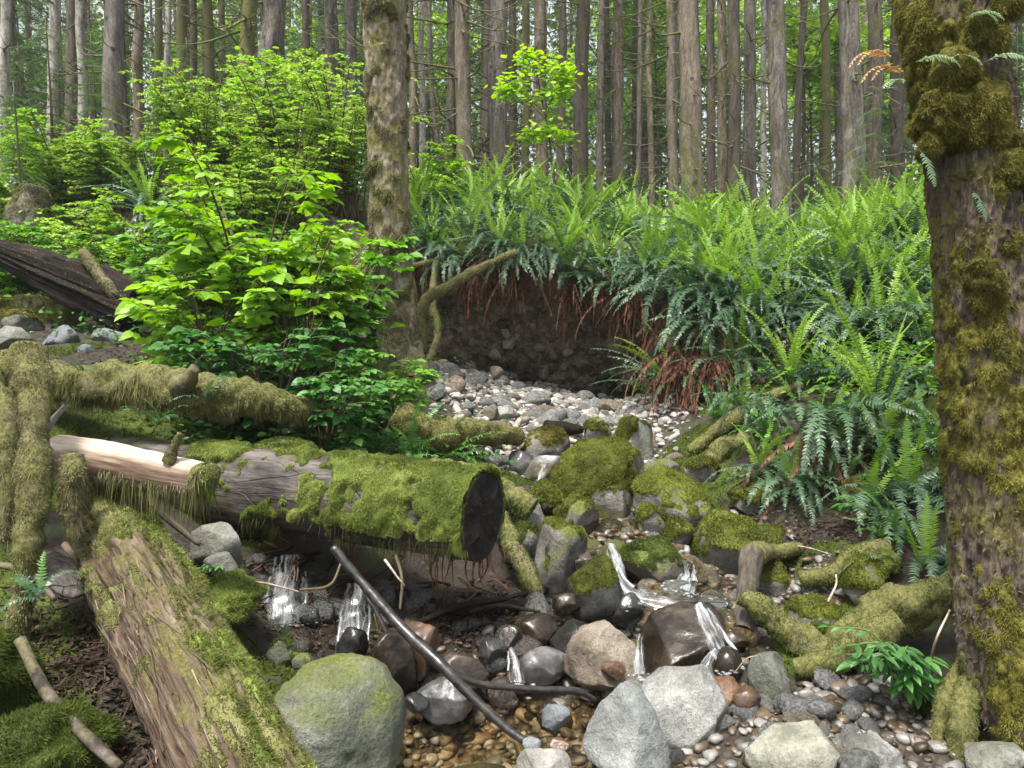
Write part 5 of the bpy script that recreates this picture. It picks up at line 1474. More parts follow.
def hemlock(H_, seed, dens=1.0, spread=.55):
    g = np.random.default_rng(seed)
    mb = MB()
    n = int(22 * H_ * dens)
    z = H_ * g.uniform(.12, .98, n)
    az = g.uniform(0, 6.28, n)
    size = spread * (1.05 - z / H_) * H_ * .5 * g.uniform(.6, 1.2, n) + .12
    add_sprays(mb, np.c_[np.zeros(n), np.zeros(n), z], az, g.uniform(-.25, .3, n), size, g.random(n), g)
    V, F = tube(np.c_[.03 * np.sin(np.linspace(0, 3, 12)), np.zeros(12), np.linspace(0, H_, 12)], np.linspace(.012 * H_, .004, 12), 7)
    return mb, MB().add(V, F)
for k, (px, py, Y, H_, lb) in enumerate([
  (18,205,8.6,2.0,'young hemlock with drooping sprays at the left edge'),
  (52,190,9.5,2.2,'pale green young hemlock behind the mossy stump on the left'),
  (95,170,11.0,2.2,'young hemlock between the pale trunks on the left'),
  (170,205,8.8,1.8,'low hemlock with layered sprays left of the maple shrub'),
  (190,190,9.6,1.9,'small hemlock in the shrubs below the mossy brown trunks'),
  (20,110,14.0,2.6,'taller hemlock at the left edge among the pale trunks'),
  (870,170,12.0,2.3,'hemlock sapling standing before the broad grey trunk on the right'),
  (830,165,13.5,1.9,'hemlock sapling right of the smooth thick grey trunk'),
  (1010,190,10.5,2.6,'hemlock at the right edge behind the near tree'),
  (770,160,15.0,1.5,'little hemlock at the foot of the smooth thick grey trunk'),
  (930,165,13.0,2.2,'hemlock half hidden by the near right tree'),
  (340,150,10.5,1.5,'hemlock sapling just left of the mossy near trunk'),]):
    mb, tk = hemlock(H_, 700 + k)
    x = U(px, py, Y)[0]; z = base_z(x, Y)
    t = empty('hemlock_sapling', (x, Y, z - .03), lb, 'sapling', 'young hemlocks')
    tk.obj('trunk', M['stem'], t); mb.obj('crown', M['needle'], t)

# deep forest: slim trunks and their crowns, farther than one can count branches on
g = np.random.default_rng(555)
trk = []
for k in range(6):
    path = np.array([(0, 0, 0), (g.normal(0, .1), 0, 4), (g.normal(0, .15), 0, 9), (g.normal(0, .2), 0, 22)])
    P, rr, (V, F) = trunk_arrays(path, [.16, .15, .135, .04], 9, 40, 560 + k, .06, .2)
    mb = MB().add(V, F)
    bm_ = []
    for q in range(9):
        z = g.uniform(1.5, 11); i = int(np.argmin(abs(P[:, 2] - z))); b1 = MB()
        branch_mb(b1, P[i], g.uniform(0, 6.28), g.uniform(.8, 2.3), .022, g, g.uniform(-.4, .2), g.uniform(.2, .8), 3, 0, 4)
        bm_.append(b1)
    trk.append((mb, bm_))
CR = []
for k in range(4):
    mb = MB()
    n = 70
    z = g.uniform(5.5, 21, n)
    add_sprays(mb, np.c_[np.zeros(n), np.zeros(n), z], g.uniform(0, 6.28, n), g.uniform(-.45, .05, n), g.uniform(1.2, 2.6, n) * (1.15 - z / 30), g.random(n), g)
    CR.append(mb.mesh('crown', M['needle']))
for t, Y in BGROOT[::4]:
    c_ = link('crown', CR[int(g.integers(4))], t); c_.location = (0, 0, 4 + Y * .2); c_.rotation_euler = (0, 0, g.uniform(0, 6.28))
TM = [[t_[0].mesh('trunk', M[b_]) for b_ in ('bark_grey', 'bark_dark', 'bark_tan')] for t_ in trk]
BM = [[b1.mesh('branch', M['dead_branch']) for b1 in t_[1]] for t_ in trk]
nfar = 0
for k in range(250):
    Y = float(19 + 41 * g.random() ** .8); px = g.uniform(-60, 1090) if k < 170 else g.choice([g.uniform(-420, -60), g.uniform(1090, 1450)])
    x = (px - 512) / FPX * Y
    z = base_z(x, Y)
    i = int(g.integers(6))
    t = empty('slim_conifer', (x, Y, z - .2), 'slim distant conifer trunk deep in the forest behind the larger trunks', 'tree', 'slim trunks deep in the forest')
    s = float(g.uniform(.35, .95)); t.rotation_euler = (g.normal(0, .012), g.normal(0, .012), g.uniform(0, 6.28))
    o = link('trunk', TM[i][int(g.integers(3))], t); o.scale = (s, s, 1)
    for b1 in BM[i]: link('branch', b1, t)
    if Y > 24 and g.random() < .8: link('crown', CR[int(g.integers(4))], t)
# far-off wood: leaf clumps that read as one mass, with gaps to the sky
lf4 = np.array([(0, 0, 0), (.35, .45, .06), (0, 1, 0), (-.35, .5, .06)]); lfF = [np.array([[0, 1, 2], [0, 2, 3]])]
mb = MB()
nc = 4200
Y = g.uniform(38, 85, nc); px = g.uniform(-560, 1590, nc)
cx = (px - 512) / FPX * Y; cz = ztop(cx, Y) + 30 * g.random(nc) ** 1.45
keep = np.ones(nc, bool)
for i in range(nc):
    n = 75
    c = np.array((cx[i], Y[i], cz[i])) + g.normal(0, 1, (n, 3)) * np.array((1.3, 1.3, .8)) * g.uniform(.7, 1.3)
    D = norm(g.normal(0, 1, (n, 3)) + np.array((0, 0, -.4)))
    Mx = orient(D, norm(g.normal(0, .6, (n, 3)) + np.array((0, 0, 1.)))) * g.uniform(.22, .5, n)[:, None, None]
    V, F = batch(lf4, lfF, Mx, c)
    mb.add(V, F, 0, np.repeat(np.clip(g.normal(.1 + .75 * g.random() ** 1.6, .12, n), 0, 1), 4), False)
tag(mb.obj('far_wood', M['far_leaf']), 'far green wood seen between the trunks', 'wood', kind='stuff')
# brighter broadleaf trees seen in the gaps
for k, (px, Y, H_, py0, py1, lb) in enumerate([(800,24,9,-30,75,'sunlit maple in the gap right of the smooth thick grey trunk'),(655,30,9,10,110,'sunlit maple deep in the gap left of the spotted trunk'),(825,34,8,40,130,'small pale green tree far back in the right gap'),(640,36,10,-20,60,'light green tree far back above the middle of the forest'),
  (810,30,9,60,150,'sunlit bush far back in the right gap, below the maple'),(660,40,9,90,150,'sunlit bush far back at the foot of the middle gap'),(430,36,9,20,110,'light green tree far back right of the mossy near trunk'),(320,34,9,30,120,'light green tree far back left of the mossy near trunk'),(90,36,9,30,110,'light green tree far back among the pale trunks at the far left'),(710,38,9,10,100,'light green tree far back right of the spotted trunk'),(575,40,9,60,140,'light green tree far back behind the yellow green sapling'),(890,32,9,20,130,'light green tree far back beside the near right tree'),(215,38,9,0,100,'light green tree far back behind the mossy brown trunks')]):
    x = U(px, 100, Y)[0]; z = base_z(x, Y)
    t = empty('maple_tree', (x, Y, z), lb, 'tree', 'sunlit broadleaf trees in the gaps')
    zc0, zc1 = U(px, py1, Y)[2] - z, U(px, py0, Y)[2] - z
    V, F = tube(np.c_[.15 * np.sin(np.linspace(0, 4, 20)), np.zeros(20), np.linspace(0, zc1, 20)], np.linspace(.09, .02, 20), 8)
    tm = MB().add(V, F); mb = MB()
    for q in range(26):
        zq = g.uniform(zc0, zc1); az = g.uniform(0, 6.28); l = g.uniform(.4, 1.7)
        e = np.array((math.cos(az) * l, math.sin(az) * l, zq + .2 * l))
        V, F = tube(np.array([(0, 0, zq - .3), e * .6 + np.array((0, 0, .4 * (zq - .3))), e]), np.array([.03, .02, .008]), 5); tm.add(V, F)
        n = 90
        c = e + g.normal(0, 1, (n, 3)) * np.array((.45, .45, .22))
        D = norm(np.c_[g.normal(0, 1, (n, 2)), g.normal(-.3, .3, n)])
        Mx = orient(D, norm(g.normal(0, .45, (n, 3)) + np.array((0, 0, 1.)))) * g.uniform(.14, .27, n)[:, None, None]
        V, F = batch(lf4 * np.array((1.3, 1, 1)), lfF, Mx, c); mb.add(V, F, 0, np.repeat(g.random(n), 4), False)
    tm.obj('trunk', M['bark_dark'], t); mb.obj('crown', M['leaf_bright'], t)

# ------------------------------------------------------------------ the two near trees
def near_tree(name, pts, radii, bark, label, sides, n, seed, extra=(0, 0, 12.0), amp=.05, flare=.35, ridge=.1):
    P = Us(pts)
    d = norm(P[0] - P[1])
    P = np.vstack([P[0] + d * np.linspace(6, 1.5, 3)[:, None], P])[::-1]       # from the foot up
    r = np.r_[np.array(radii)[::-1], [radii[0] * .95, radii[0] * .85, radii[0] * .6]]
    PP, rr, (V, F) = trunk_arrays(P, r, sides, n, seed, amp, flare, ridge)
    o = empty(name, P[0], label, 'tree')
    t = MB().add(V - P[0], F).obj('trunk', M[bark], o)
    bpy.context.view_layer.update()
    return o, t, V - P[0], F, PP, P[0]
o, t, V, F, PP, c0 = near_tree('mossy_tree', [(384,-40,6.3),(385,0,6.3),(386,60,6.35),(388,150,6.4),(391,250,6.45),(396,320,6.5),(399,375,6.5)], [.17,.17,.166,.162,.162,.17,.195], 'bark_alder', 'slender near trunk with mottled moss, left of the hollow', 90, 520, 801, ridge=.09)
Vv = V[:, 2] + c0[2] < 5.2
lshell(t, V, F, 'moss_pale', lambda P, N: (P[:, 2] < 5.4) * np.clip((-.25 * N[:, 0] + 1. * fbm(P, 3.2, 4, 803) + .5 * fbm(P, 13, 3, 807) - .25) * 2, 0, 1), .016, 36000, .018, .0065, .5, .0, 804, 110000, lump=16)
lshell(t, V, F, 'moss_olive', lambda P, N: (P[:, 2] < 5.4) * np.clip((.95 * fbm(P, 5, 4, 805) + .4 * fbm(P, 15, 3, 808) - .4) * 2, 0, 1), .022, 30000, .026, .007, .6, .0, 806, 80000, lump=14)

NT = [(943,-60,2.7),(948,0,2.68),(963,100,2.66),(975,200,2.65),(983,330,2.63),(989,450,2.62),(998,560,2.6),(1008,650,2.56),(1035,720,2.52),(1070,790,2.48)]
o, t, V, F, PP, c0 = near_tree('mossy_tree', NT, [.158,.155,.148,.14,.135,.133,.136,.147,.163,.185], 'bark_near', 'big near trunk with brown bark and cushions of moss at the right edge', 200, 900, 811, amp=.06, flare=.1, ridge=.13)
def tn(P):  # which side of the trunk, seen across the picture
    zz = PP[:, 2]; i = np.argmin(abs(P[:, 2:3] - zz[None]), axis=1)
    return (P[:, 0] - PP[i, 0]) / .17
lshell(t, V, F, 'moss_gold', lambda P, N: (P[:, 2] < 3.4) * np.clip((1.1 * fbm(P * np.array((1, 1, .6)), 4.2, 4, 813) + .5 * fbm(P, 17, 3, 819) + .8 * np.clip(-N[:, 0] - .55, 0, 1) + .35 * np.clip(N[:, 0] - .3, 0, 1) - .52) * 2.2, 0, 1), .011, 120000, .011, .0034, .45, .0, 814, 160000, lump=22)
lshell(t, V, F, 'moss_olive', lambda P, N: (P[:, 2] < 3.2) * np.clip((1. * fbm(P, 9, 3, 815) + .5 * fbm(P, 28, 2, 818) - .75) * 2.5, 0, 1), .008, 60000, .01, .003, .4, .0, 816, 80000, lump=26)
lfuzz(t, V, F, None, 'bark_near', 9000, .014, .011, lambda P, N: (P[:, 2] < 3.2) * np.full(len(P), .8), .6, 817, .0, name='bark_flakes', cap=16000)
# cushions of moss on the trunk (lumpy mounds)
def cushion(pts, sz, mat, seed, ln, dens, droop, label=None, parent=t, base=c0):
    p = U(*pts)
    V, F = ICO[4]
    V = V * np.array(sz) * (1 + .3 * fbm(V, 1.6, 3, seed)[:, None]) + p
    fz = MB()
    co = np.array(parent.matrix_world)[:3, 3]
    fz.add(V - co, F, 0, .3)
    f2 = MB(); fuzz(f2, V, [F], dens, ln, .0036, lambda P, N: np.full(len(P), .95), droop, .1, seed, cap=30000)
    fz.add(np.concatenate(f2.V) - co, np.concatenate(f2.F), 0, np.concatenate(f2.A), False)
    fz.obj('moss_cushion', M[mat], parent)
gc = np.random.default_rng(820)
for k, (px, py, rx, ry, n, mt) in enumerate([(965,100,34,26,9,'moss_gold'),(985,128,26,16,5,'moss_gold'),(934,122,10,24,5,'moss_gold'),(910,45,5,44,8,'moss_gold'),(994,30,18,32,5,'moss_gold'),(912,108,4,24,4,'moss_gold'),(992,268,20,28,5,'moss_gold'),(1016,170,10,34,4,'moss_gold')]):
    for q in range(n):
        a_, b_ = gc.uniform(-1, 1), gc.uniform(-1, 1)
        s_ = gc.uniform(.022, .036) if px < 950 else gc.uniform(.03, .05) if n < 9 else gc.uniform(.04, .065)
        cushion((px + rx * a_ + (0 if px > 925 else 12), py + ry * b_, (2.525 if px > 925 else 2.6) + gc.normal(0, .01)), (s_ * 1.1, s_ * .8, s_ * 1.3), mt, 821 + k * 10 + q, .013, 160000, .55)
# ================================================================== ferns
def frond(mb, p0, az, el, L_, W, droop, g, pairs=30, mat=0, var=.5, curl=0., dead=False, twist=0., crinkle=.1):
    n = 16
    t = np.linspace(0, 1, n)
    a = el - droop * t ** 1.35
    azt = az + curl * t ** 1.5
    st = np.c_[np.cos(azt) * np.cos(a), np.sin(azt) * np.cos(a), np.sin(a)] * L_ / (n - 1)
    P = p0 + np.vstack([np.zeros(3), np.cumsum(st[:-1], axis=0)])
    V, F = tube(P, np.linspace(.0042, .0012, n) * (L_ / .8), 4, False)
    mb.add(V, F, mat, var * .6)
    tt = np.linspace(.13, .985, pairs)
    Pi = np.stack([np.interp(tt, t, P[:, k]) for k in range(3)], 1)
    T = norm(np.stack([np.interp(tt, t, np.gradient(P[:, k])) for k in range(3)], 1))
    S = norm(np.cross(T, np.array((0, 0, 1.)) + .001))
    Nn = np.cross(S, T)
    if twist: 
        c_, s_ = math.cos(twist), math.sin(twist)
        S, Nn = S * c_ + Nn * s_, Nn * c_ - S * s_
    w = W * np.minimum(1, (tt - .08) * 6) ** .7 * (1 - tt ** 2.6) ** .8 * .5 + .006
    sp = L_ * (tt[1] - tt[0])
    for sg in (-1, 1):
        jit = g.normal(0, crinkle, (pairs, 1)); lag = g.normal(0, .12, (pairs, 1))
        D = norm(S * sg + T * (.28 + lag + .35 * tt[:, None] ** 2) + Nn * (.05 + jit) - np.array((0, 0, .18)))
        if dead: D = norm(D * .6 + np.array((0, 0, -1.)) + g.normal(0, .25, (pairs, 3)))
        ln = w * g.uniform(.62, 1.14, pairs) * (g.random(pairs) > .03) * (.75 if dead else 1)
        bw = sp * (.45 if dead else .38)
        tv = T * bw
        up_ = Nn * (bw * .35)
        b0, b1 = Pi - tv, Pi + tv * 1.15
        m0 = Pi + D * (ln * .6)[:, None] - tv * .8 - up_ * .4
        m1 = Pi + D * (ln * .6)[:, None] + tv * .75 - up_ * .4
        tip = Pi + D * ln[:, None] + T * bw * .6 - Nn * (ln * .12)[:, None]
        VV = np.stack([b0, b1, m1, tip, m0], 1).reshape(-1, 3)
        i = np.arange(pairs)[:, None] * 5
        mb.add(VV, [i + np.array([[0, 1, 2, 4]]), i + np.array([[4, 2, 3]])], mat, np.repeat(np.clip(var + g.normal(0, .07, pairs), 0, 1), 5), False)

def fern_parts(seed, L_=.85, n_y=12, n_o=12, n_d=6, W=.13, up=1.0, one_side=None, pairs=30, odroop=1.6, dl=1.0):
    """young upright fronds, old drooping fronds, dead hanging fronds"""
    g = np.random.default_rng(seed)
    Y_, O_, D_ = MB(), MB(), MB()
    def az():
        return g.uniform(0, 6.28) if one_side is None else g.normal(one_side, .8)
    for k in range(n_y):
        frond(Y_, g.normal(0, .02, 3) * (1, 1, 0), g.uniform(0, 6.28), g.uniform(1.08, 1.5) * up, L_ * g.uniform(.55, 1.1), W * g.uniform(.75, 1.), g.uniform(.2, 1.25), g, pairs, 0, g.uniform(.15, .95), g.normal(0, .25), twist=g.normal(0, .5))
    for k in range(n_o):
        frond(O_, g.normal(0, .03, 3) * (1, 1, 0), az(), g.uniform(.35, 1.0), L_ * g.uniform(.75, 1.15), W * g.uniform(.85, 1.1), g.uniform(odroop * .6, odroop * 1.2), g, pairs, 0, g.uniform(.1, .9), g.normal(0, .35), twist=g.normal(0, .25), crinkle=.28)
    for k in range(n_d):
        frond(D_, g.normal(0, .05, 3) * (1, 1, .3) - np.array((0, 0, .02)), az(), g.uniform(-1.2, -.1), L_ * dl * g.uniform(.4, 1.1), W * .85, g.uniform(.7, 1.5), g, 22, 0, g.uniform(0, 1), g.normal(0, .3), dead=True)
    return Y_, O_, D_
def fern_mesh(parts, mats=('fern_young', 'fern_old', 'fern_dead'), names=('young_fronds', 'old_fronds', 'dead_fronds')):
    return [(nm, p.mesh(nm, M[mt])) for p, mt, nm in zip(parts, mats, names) if p.n]
F_UP = [fern_mesh(fern_parts(10 + k, .82, 18, 15, 4, .095)) for k in range(5)]
F_MIX = [fern_mesh(fern_parts(30 + k, .82, 9, 22, 14, .1)) for k in range(5)]
F_LIP = [fern_mesh(fern_parts(50 + k, .66, 6, 20, 38, .1, dl=1.1, one_side=-1.57, odroop=2.0)) for k in range(5)]
F_OLD = [fern_mesh(fern_parts(70 + k, .85, 3, 22, 40, .14, one_side=-1.57, pairs=36, odroop=2.3)) for k in range(3)]
F_DEAD = [[('dead_fronds', fern_parts(130 + k, .62, 0, 0, 75, .1, one_side=-1.57, dl=1.0)[2].mesh('dead_fronds', M['fern_dead']))] for k in range(3)]
F_LADY = [fern_mesh(fern_parts(90 + k, .6, 8, 10, 2, .12, pairs=30, odroop=1.2), ('fern_mid', 'fern_mid', 'fern_dead')) for k in range(3)]
F_SMALL = [fern_mesh(fern_parts(110 + k, .26, 2, 5, 0, .06, pairs=14, odroop=1.3), ('fern_mid', 'fern_old', 'fern_dead')) for k in range(3)]
def put_fern(kind, x, y, z, s, rz, label, group=None, tilt=0.):
    t = empty('sword_fern' if kind not in (F_SMALL, F_LADY) else 'fern', (x, y, z), label, 'fern', group)
    t.scale = (s, s, s); t.rotation_euler = (tilt, 0, rz)
    if group: t.rotation_euler = (float(rng.normal(0, .16)), float(rng.normal(0, .16)), rz)
    for nm, me in kind[int(rng.integers(len(kind)))]: link(nm, me, t)
    return t
# the fern bank: skyline, slope, lip
g = np.random.default_rng(404)
def scatter(px0, px1, d0, d1, step, seed, off=0.0):
    g = np.random.default_rng(seed); out = []
    Y = d0
    while Y < d1:
        px = px0 + g.uniform(0, 40)
        while px < px1:
            out.append((px + g.normal(0, 10), Y + g.uniform(-.2, .2)))
            px += step * FPX / (Y + off) * g.uniform(.75, 1.25)
        Y += step * .9
    return out
n_f = 0
for px, d in scatter(400, 1010, .15, 4.4, .58, 1, 7.6):
    yl = np.interp(px, BK[:, 0], BK[:, 3]); Y = yl + d
    x = (px - 512) / FPX * Y
    up_ = g.random() < (.6 if d > .6 else .3)
    put_fern(F_UP if up_ else F_MIX, x, Y, base_z(x, Y), float(g.uniform(.6, 1.22)), g.uniform(0, 6.28), 'bright sword fern in the dense mass along the top of the bank', 'sword ferns on top of the bank'); n_f += 1
for px, d in scatter(690, 1000, .05, 2.2, .6, 4, 7.2):
    Y = np.interp(px, BK[:, 0], BK[:, 3]) + d
    x = (px - 512) / FPX * Y
    put_fern(F_MIX, x, Y, base_z(x, Y), float(g.uniform(.8, 1.1)), g.uniform(0, 6.28), 'sword fern on the slope between the hollow and the near right tree', 'sword ferns on the right slope'); n_f += 1
for px, Y in scatter(668, 970, 5.0, 7.5, .46, 2):
    if px < 830 and Y < 6.35: continue
    x = (px - 512) / FPX * Y
    put_fern(F_MIX if g.random() < .65 else F_UP, x, Y, base_z(x, Y), float(g.uniform(.55, 1.05)), g.uniform(0, 6.28), 'sword fern on the slope between the hollow and the near right tree', 'sword ferns on the right slope'); n_f += 1
px = 408
while px < 800:
    yl, zl = np.interp(px, BK[:, 0], BK[:, 3]), np.interp(px, BK[:, 0], BK[:, 4])
    Y = yl + g.uniform(-.03, .1); x = (px - 512) / FPX * Y
    put_fern(F_LIP if px < 640 else (F_OLD, F_MIX, F_LIP)[int(g.integers(3))], x, Y, zl + g.uniform(-.16, .08), float(g.uniform(.6, 1.1)), g.normal(0, .35), 'sword fern drooping over the lip of the hollow with brown dead fronds below', 'sword ferns on the lip of the hollow'); n_f += 1
    px += g.uniform(20, 32)
for (px, py, Y, s, kd, rz, lb) in [
  (815,385,4.7,.95,F_OLD,.1,'big old sword fern arching over brown dead fronds, right of the stream'),
  (690,300,6.9,1.05,F_OLD,-.3,'old sword fern with a reddish curtain of dead fronds, right end of the hollow'),
  (715,322,6.5,.95,F_LIP,-.1,'sword fern hanging beside the reddish curtain at the right end of the hollow'),
  (745,340,6.1,.9,F_MIX,.4,'sword fern with light new fronds leaning left toward the hollow'),
  (790,355,5.5,.85,F_MIX,1.2,'fresh sword fern just behind the big old one'),
  (730,345,6.2,1.0,F_LIP,.3,'sword fern with dark fronds above the pale mossy root'),
  (905,520,3.9,.75,F_OLD,.3,'low blue green fern beside the near right tree'),
  (930,470,4.2,.7,F_LADY,.6,'fine leaved fern leaning out from behind the near right tree'),
  (885,360,5.8,1.0,F_MIX,2.0,'sword fern left of the near right tree at mid height'),
  (860,330,6.0,1.0,F_OLD,-.3,'dark sword fern high on the right slope'),
  (915,300,6.6,1.05,F_OLD,.2,'dark silvery sword fern next to the near right tree'),
  (770,430,5.0,.7,F_LADY,.6,'lacy fern hanging left of the big old sword fern'),
  (760,455,4.75,.62,F_LIP,.3,'fern with hanging dead fronds left below the big old sword fern'),
  (835,440,4.6,.75,F_LIP,.1,'shaggy fern with brown dead fronds right below the big old sword fern'),
  (790,470,4.5,.6,F_OLD,-.2,'lower drooping fern under the big old sword fern'),
  (880,450,4.5,.75,F_LIP,.1,'fern with dead brown fronds against the near right tree'),
  (745,400,5.4,.8,F_LIP,.3,'fern hanging over the pale mossy root'),
  (700,380,6.3,.9,F_LIP,.1,'fern with a brown skirt at the right wall of the hollow'),
  (672,320,6.7,1.1,F_DEAD,.1,'withered brown fern skirt at the right end of the hollow, left of the long curtain'),
  (692,312,6.38,1.25,F_DEAD,0,'long reddish curtain of dead fern fronds right of the hollow'),
  (714,318,6.15,1.2,F_DEAD,-.1,'withered brown fern skirt right of the long curtain'),
  (750,340,6.1,1.0,F_DEAD,.1,'withered brown fern skirt above the pale mossy root'),
  (845,425,4.75,.8,F_DEAD,.2,'brown dead fronds under the big old sword fern, on its right'),
  (800,440,4.6,.7,F_DEAD,.1,'brown dead fronds right under the big old sword fern'),
  (880,470,4.5,.7,F_DEAD,-.2,'brown dead fronds beside the near right tree'),
  (755,470,4.75,.6,F_DEAD,.2,'brown dead fronds hanging over stones left of the big old sword fern'),
  (925,545,3.45,.6,F_OLD,.2,'blue green fern low against the foot of the near right tree'),
  (895,535,3.6,.5,F_LADY,.8,'soft green fern over the bare soil left of the near right tree'),
  (870,500,4.0,.7,F_OLD,.5,'blue green fern over the mossy rocks left of the near right tree'),
  (840,500,4.3,.6,F_LADY,.5,'small lacy fern over the dark litter left of the near right tree'),
  (720,440,5.4,.55,F_LADY,1.5,'lacy fern beside the pale mossy root'),
  (650,405,7.0,.55,F_LADY,.2,'small fern at the right foot of the hollow'),
  (440,330,7.9,.45,F_LADY,.2,'small dark fern inside the left of the hollow'),
  (410,440,4.75,.8,F_LADY,.2,'feathery fern left of the gravel fan'),
  (440,445,4.9,.75,F_LADY,1.4,'feathery fern reaching over the edge of the gravel fan'),
  (375,445,4.6,.75,F_LADY,2.4,'feathery fern behind the middle of the long bare log'),
  (345,450,4.5,.6,F_LADY,3.4,'feathery fern among the leaves behind the long bare log'),
  (160,420,3.85,.62,F_SMALL,0,'small fern growing from the side of the mossy log'),
  (208,400,3.9,.75,F_SMALL,.5,'small blue green fern at the right end of the mossy log'),
  (85,372,3.95,.4,F_SMALL,.5,'tiny pale fern on top of the mossy log'),
  (40,600,2.4,.7,F_SMALL,-.4,'small fern at the left edge below the mossy branch'),
  (100,595,2.6,.5,F_SMALL,.4,'small fern on the side of the slanting rotten log'),
  (500,540,3.6,.3,F_SMALL,.4,'tiny fern beside the sawn log end'),
  (150,215,8.2,.9,F_MIX,.4,'sword fern with pale flecked fronds among the shrubs on the left'),
  (185,235,8.0,.9,F_OLD,.4,'dark fern under the shrubs on the left'),
  ]:
    p = U(px, py, Y)
    z = p[2] if kd is F_SMALL else max(base_z(p[0], Y), p[2] - .3) if Y < 7.5 else p[2]
    put_fern(kd, p[0], Y, z, s, rz, lb)
# licorice ferns on the near tree
for k, (px, py, dx, lb, mt) in enumerate([(905,75,-.7,'wilted orange fern frond on the left of the near right tree','d'),(893,60,-1,'orange drying fern frond high on the left of the near right tree','d'),(916,62,.6,'pale green fern frond under the top of the near right tree','o'),(942,62,.8,'pale fern frond in front of the moss cushion of the near right tree','o'),(965,18,.5,'pale fern frond at the top of the near right tree','o'),(905,85,-.4,'light green fern frond above the moss cushion','o'),(920,150,.1,'hanging fern frond below the moss cushion','m'),(972,190,.1,'narrow fern frond on the brown bark of the near right tree','m'),(985,62,.4,'pale fern frond right of the moss cushion','o')]):
    gg = np.random.default_rng(1200 + k); p = U(px, py, 2.5); mb = MB()
    for q in range(2 if mt != 'm' else 1):
        frond(mb, np.zeros(3), math.atan2(-.35, dx * 1.6) + gg.normal(0, .2), .4 if mt != 'm' else -.9, (.2 if mt == 'd' else .12) * gg.uniform(.8, 1.2), .05, 1.6 if mt != 'm' else .5, gg, 14, 0, .8)
    tag(mb.obj('licorice_fern', M[{'d': 'fern_wilted', 'o': 'fern_pale', 'm': 'fern_old'}[mt]], None, p), lb, 'fern')

# ================================================================== leafy shrubs and herbs
LF = np.array([(0, 0, 0), (0, .33, .015), (0, .68, 0), (0, 1, -.09), (.27, .2, .05), (.33, .48, .06), (.19, .78, .01), (-.27, .2, .05), (-.33, .48, .06), (-.19, .78, .01)])
LFF = [np.array([[0, 4, 5, 1], [1, 5, 6, 2], [0, 1, 8, 7], [1, 2, 9, 8]]), np.array([[2, 6, 3], [2, 3, 9]])]
ths = np.linspace(0, 2 * math.pi, 14, endpoint=False)
MP = np.vstack([[(0, .45, .03)], np.c_[np.sin(ths) * .5 * np.where(np.arange(14) % 2, .78, 1.), .5 - np.cos(ths) * .5 * np.where(np.arange(14) % 2, .78, 1.), -.04 * np.ones(14)]])
MPF = [np.array([[0, 1 + k, 1 + (k + 1) % 14] for k in range(14)])]
def shrub(seed, H_, spread, n_stem, leaf, style, flat=.5, lean=(0, 0)):
    """style: 'tri' three leaflets, 'fine' small alternate leaves in layers, 'maple' round lobed leaves"""
    g = np.random.default_rng(seed)
    st, lv = MB(), MB()
    Pn, Dn, Sn = [], [], []
    for k in range(n_stem):
        az = g.uniform(0, 6.28); h = H_ * g.uniform(.6, 1.05); sp = spread * g.uniform(.3, 1.)
        e = np.array((math.cos(az) * sp + lean[0] * h, math.sin(az) * sp + lean[1] * h, h))
        P = spline(np.array([(g.normal(0, .06), g.normal(0, .06), -.05), e * np.array((.25, .25, .45)), e * np.array((.6, .6, .8)), e]), 14)
        V, F = tube(P, np.linspace(.010, .003, 14) * (H_ ** .5), 5); st.add(V, F)
        nb = 9 if style != 'fine' else 17
        for q in range(nb):
            i = int(g.integers(3, 14)); a2 = az + g.choice([-1, 1]) * g.uniform(.3, 1.6)
            l = spread * g.uniform(.25, .6) * (1.15 - i / 20)
            m_ = 6
            t = np.linspace(0, 1, m_)
            Q = P[i] + np.c_[np.cos(a2) * l * t, np.sin(a2) * l * t, l * (.35 * t - .35 * t * t)]
            V, F = tube(Q, np.linspace(.004, .0012, m_), 4); st.add(V, F)
            nl = {'tri': 4, 'fine': 17, 'maple': 5}[style]
            for u in range(nl):
                f = (u + 1) / nl
                p = np.array([np.interp(f, t, Q[:, c]) for c in range(3)])
                a3 = a2 + (0 if u == nl - 1 else (1 if u % 2 else -1) * g.uniform(.6, 1.2))
                Pn.append(p); Dn.append((math.cos(a3), math.sin(a3), g.normal(-.15, .2))); Sn.append(leaf * g.uniform(.45, 1.2))
    Pn, Dn, Sn = np.array(Pn), np.array(Dn), np.array(Sn)
    n = len(Pn)
    base = g.normal(.5, .2, n)
    Nm = norm(np.c_[g.normal(0, flat, (n, 2)), np.ones(n)])
    if style == 'tri':
        for da, ss in ((0, 1), (1.25, .8), (-1.25, .8)):
            c_, s_ = math.cos(da), math.sin(da)
            D = np.c_[Dn[:, 0] * c_ - Dn[:, 1] * s_, Dn[:, 0] * s_ + Dn[:, 1] * c_, Dn[:, 2]]
            V, F = batch(LF, LFF, orient(D, Nm) * (Sn * ss)[:, None, None], Pn + norm(Dn) * (Sn * .25)[:, None])
            lv.add(V, F, 0, np.repeat(np.clip(base + g.normal(0, .08, n), 0, 1), 10), False)
    elif style == 'fine':
        V, F = batch(lf4 * np.array((1.05, 1, 1)), lfF, orient(Dn, Nm) * Sn[:, None, None], Pn)
        lv.add(V, F, 0, np.repeat(np.clip(base, 0, 1), 4), False)
    else:
        V, F = batch(MP, MPF, orient(Dn, Nm) * Sn[:, None, None], Pn)
        lv.add(V, F, 0, np.repeat(np.clip(base, 0, 1), 15), False)
    return st, lv
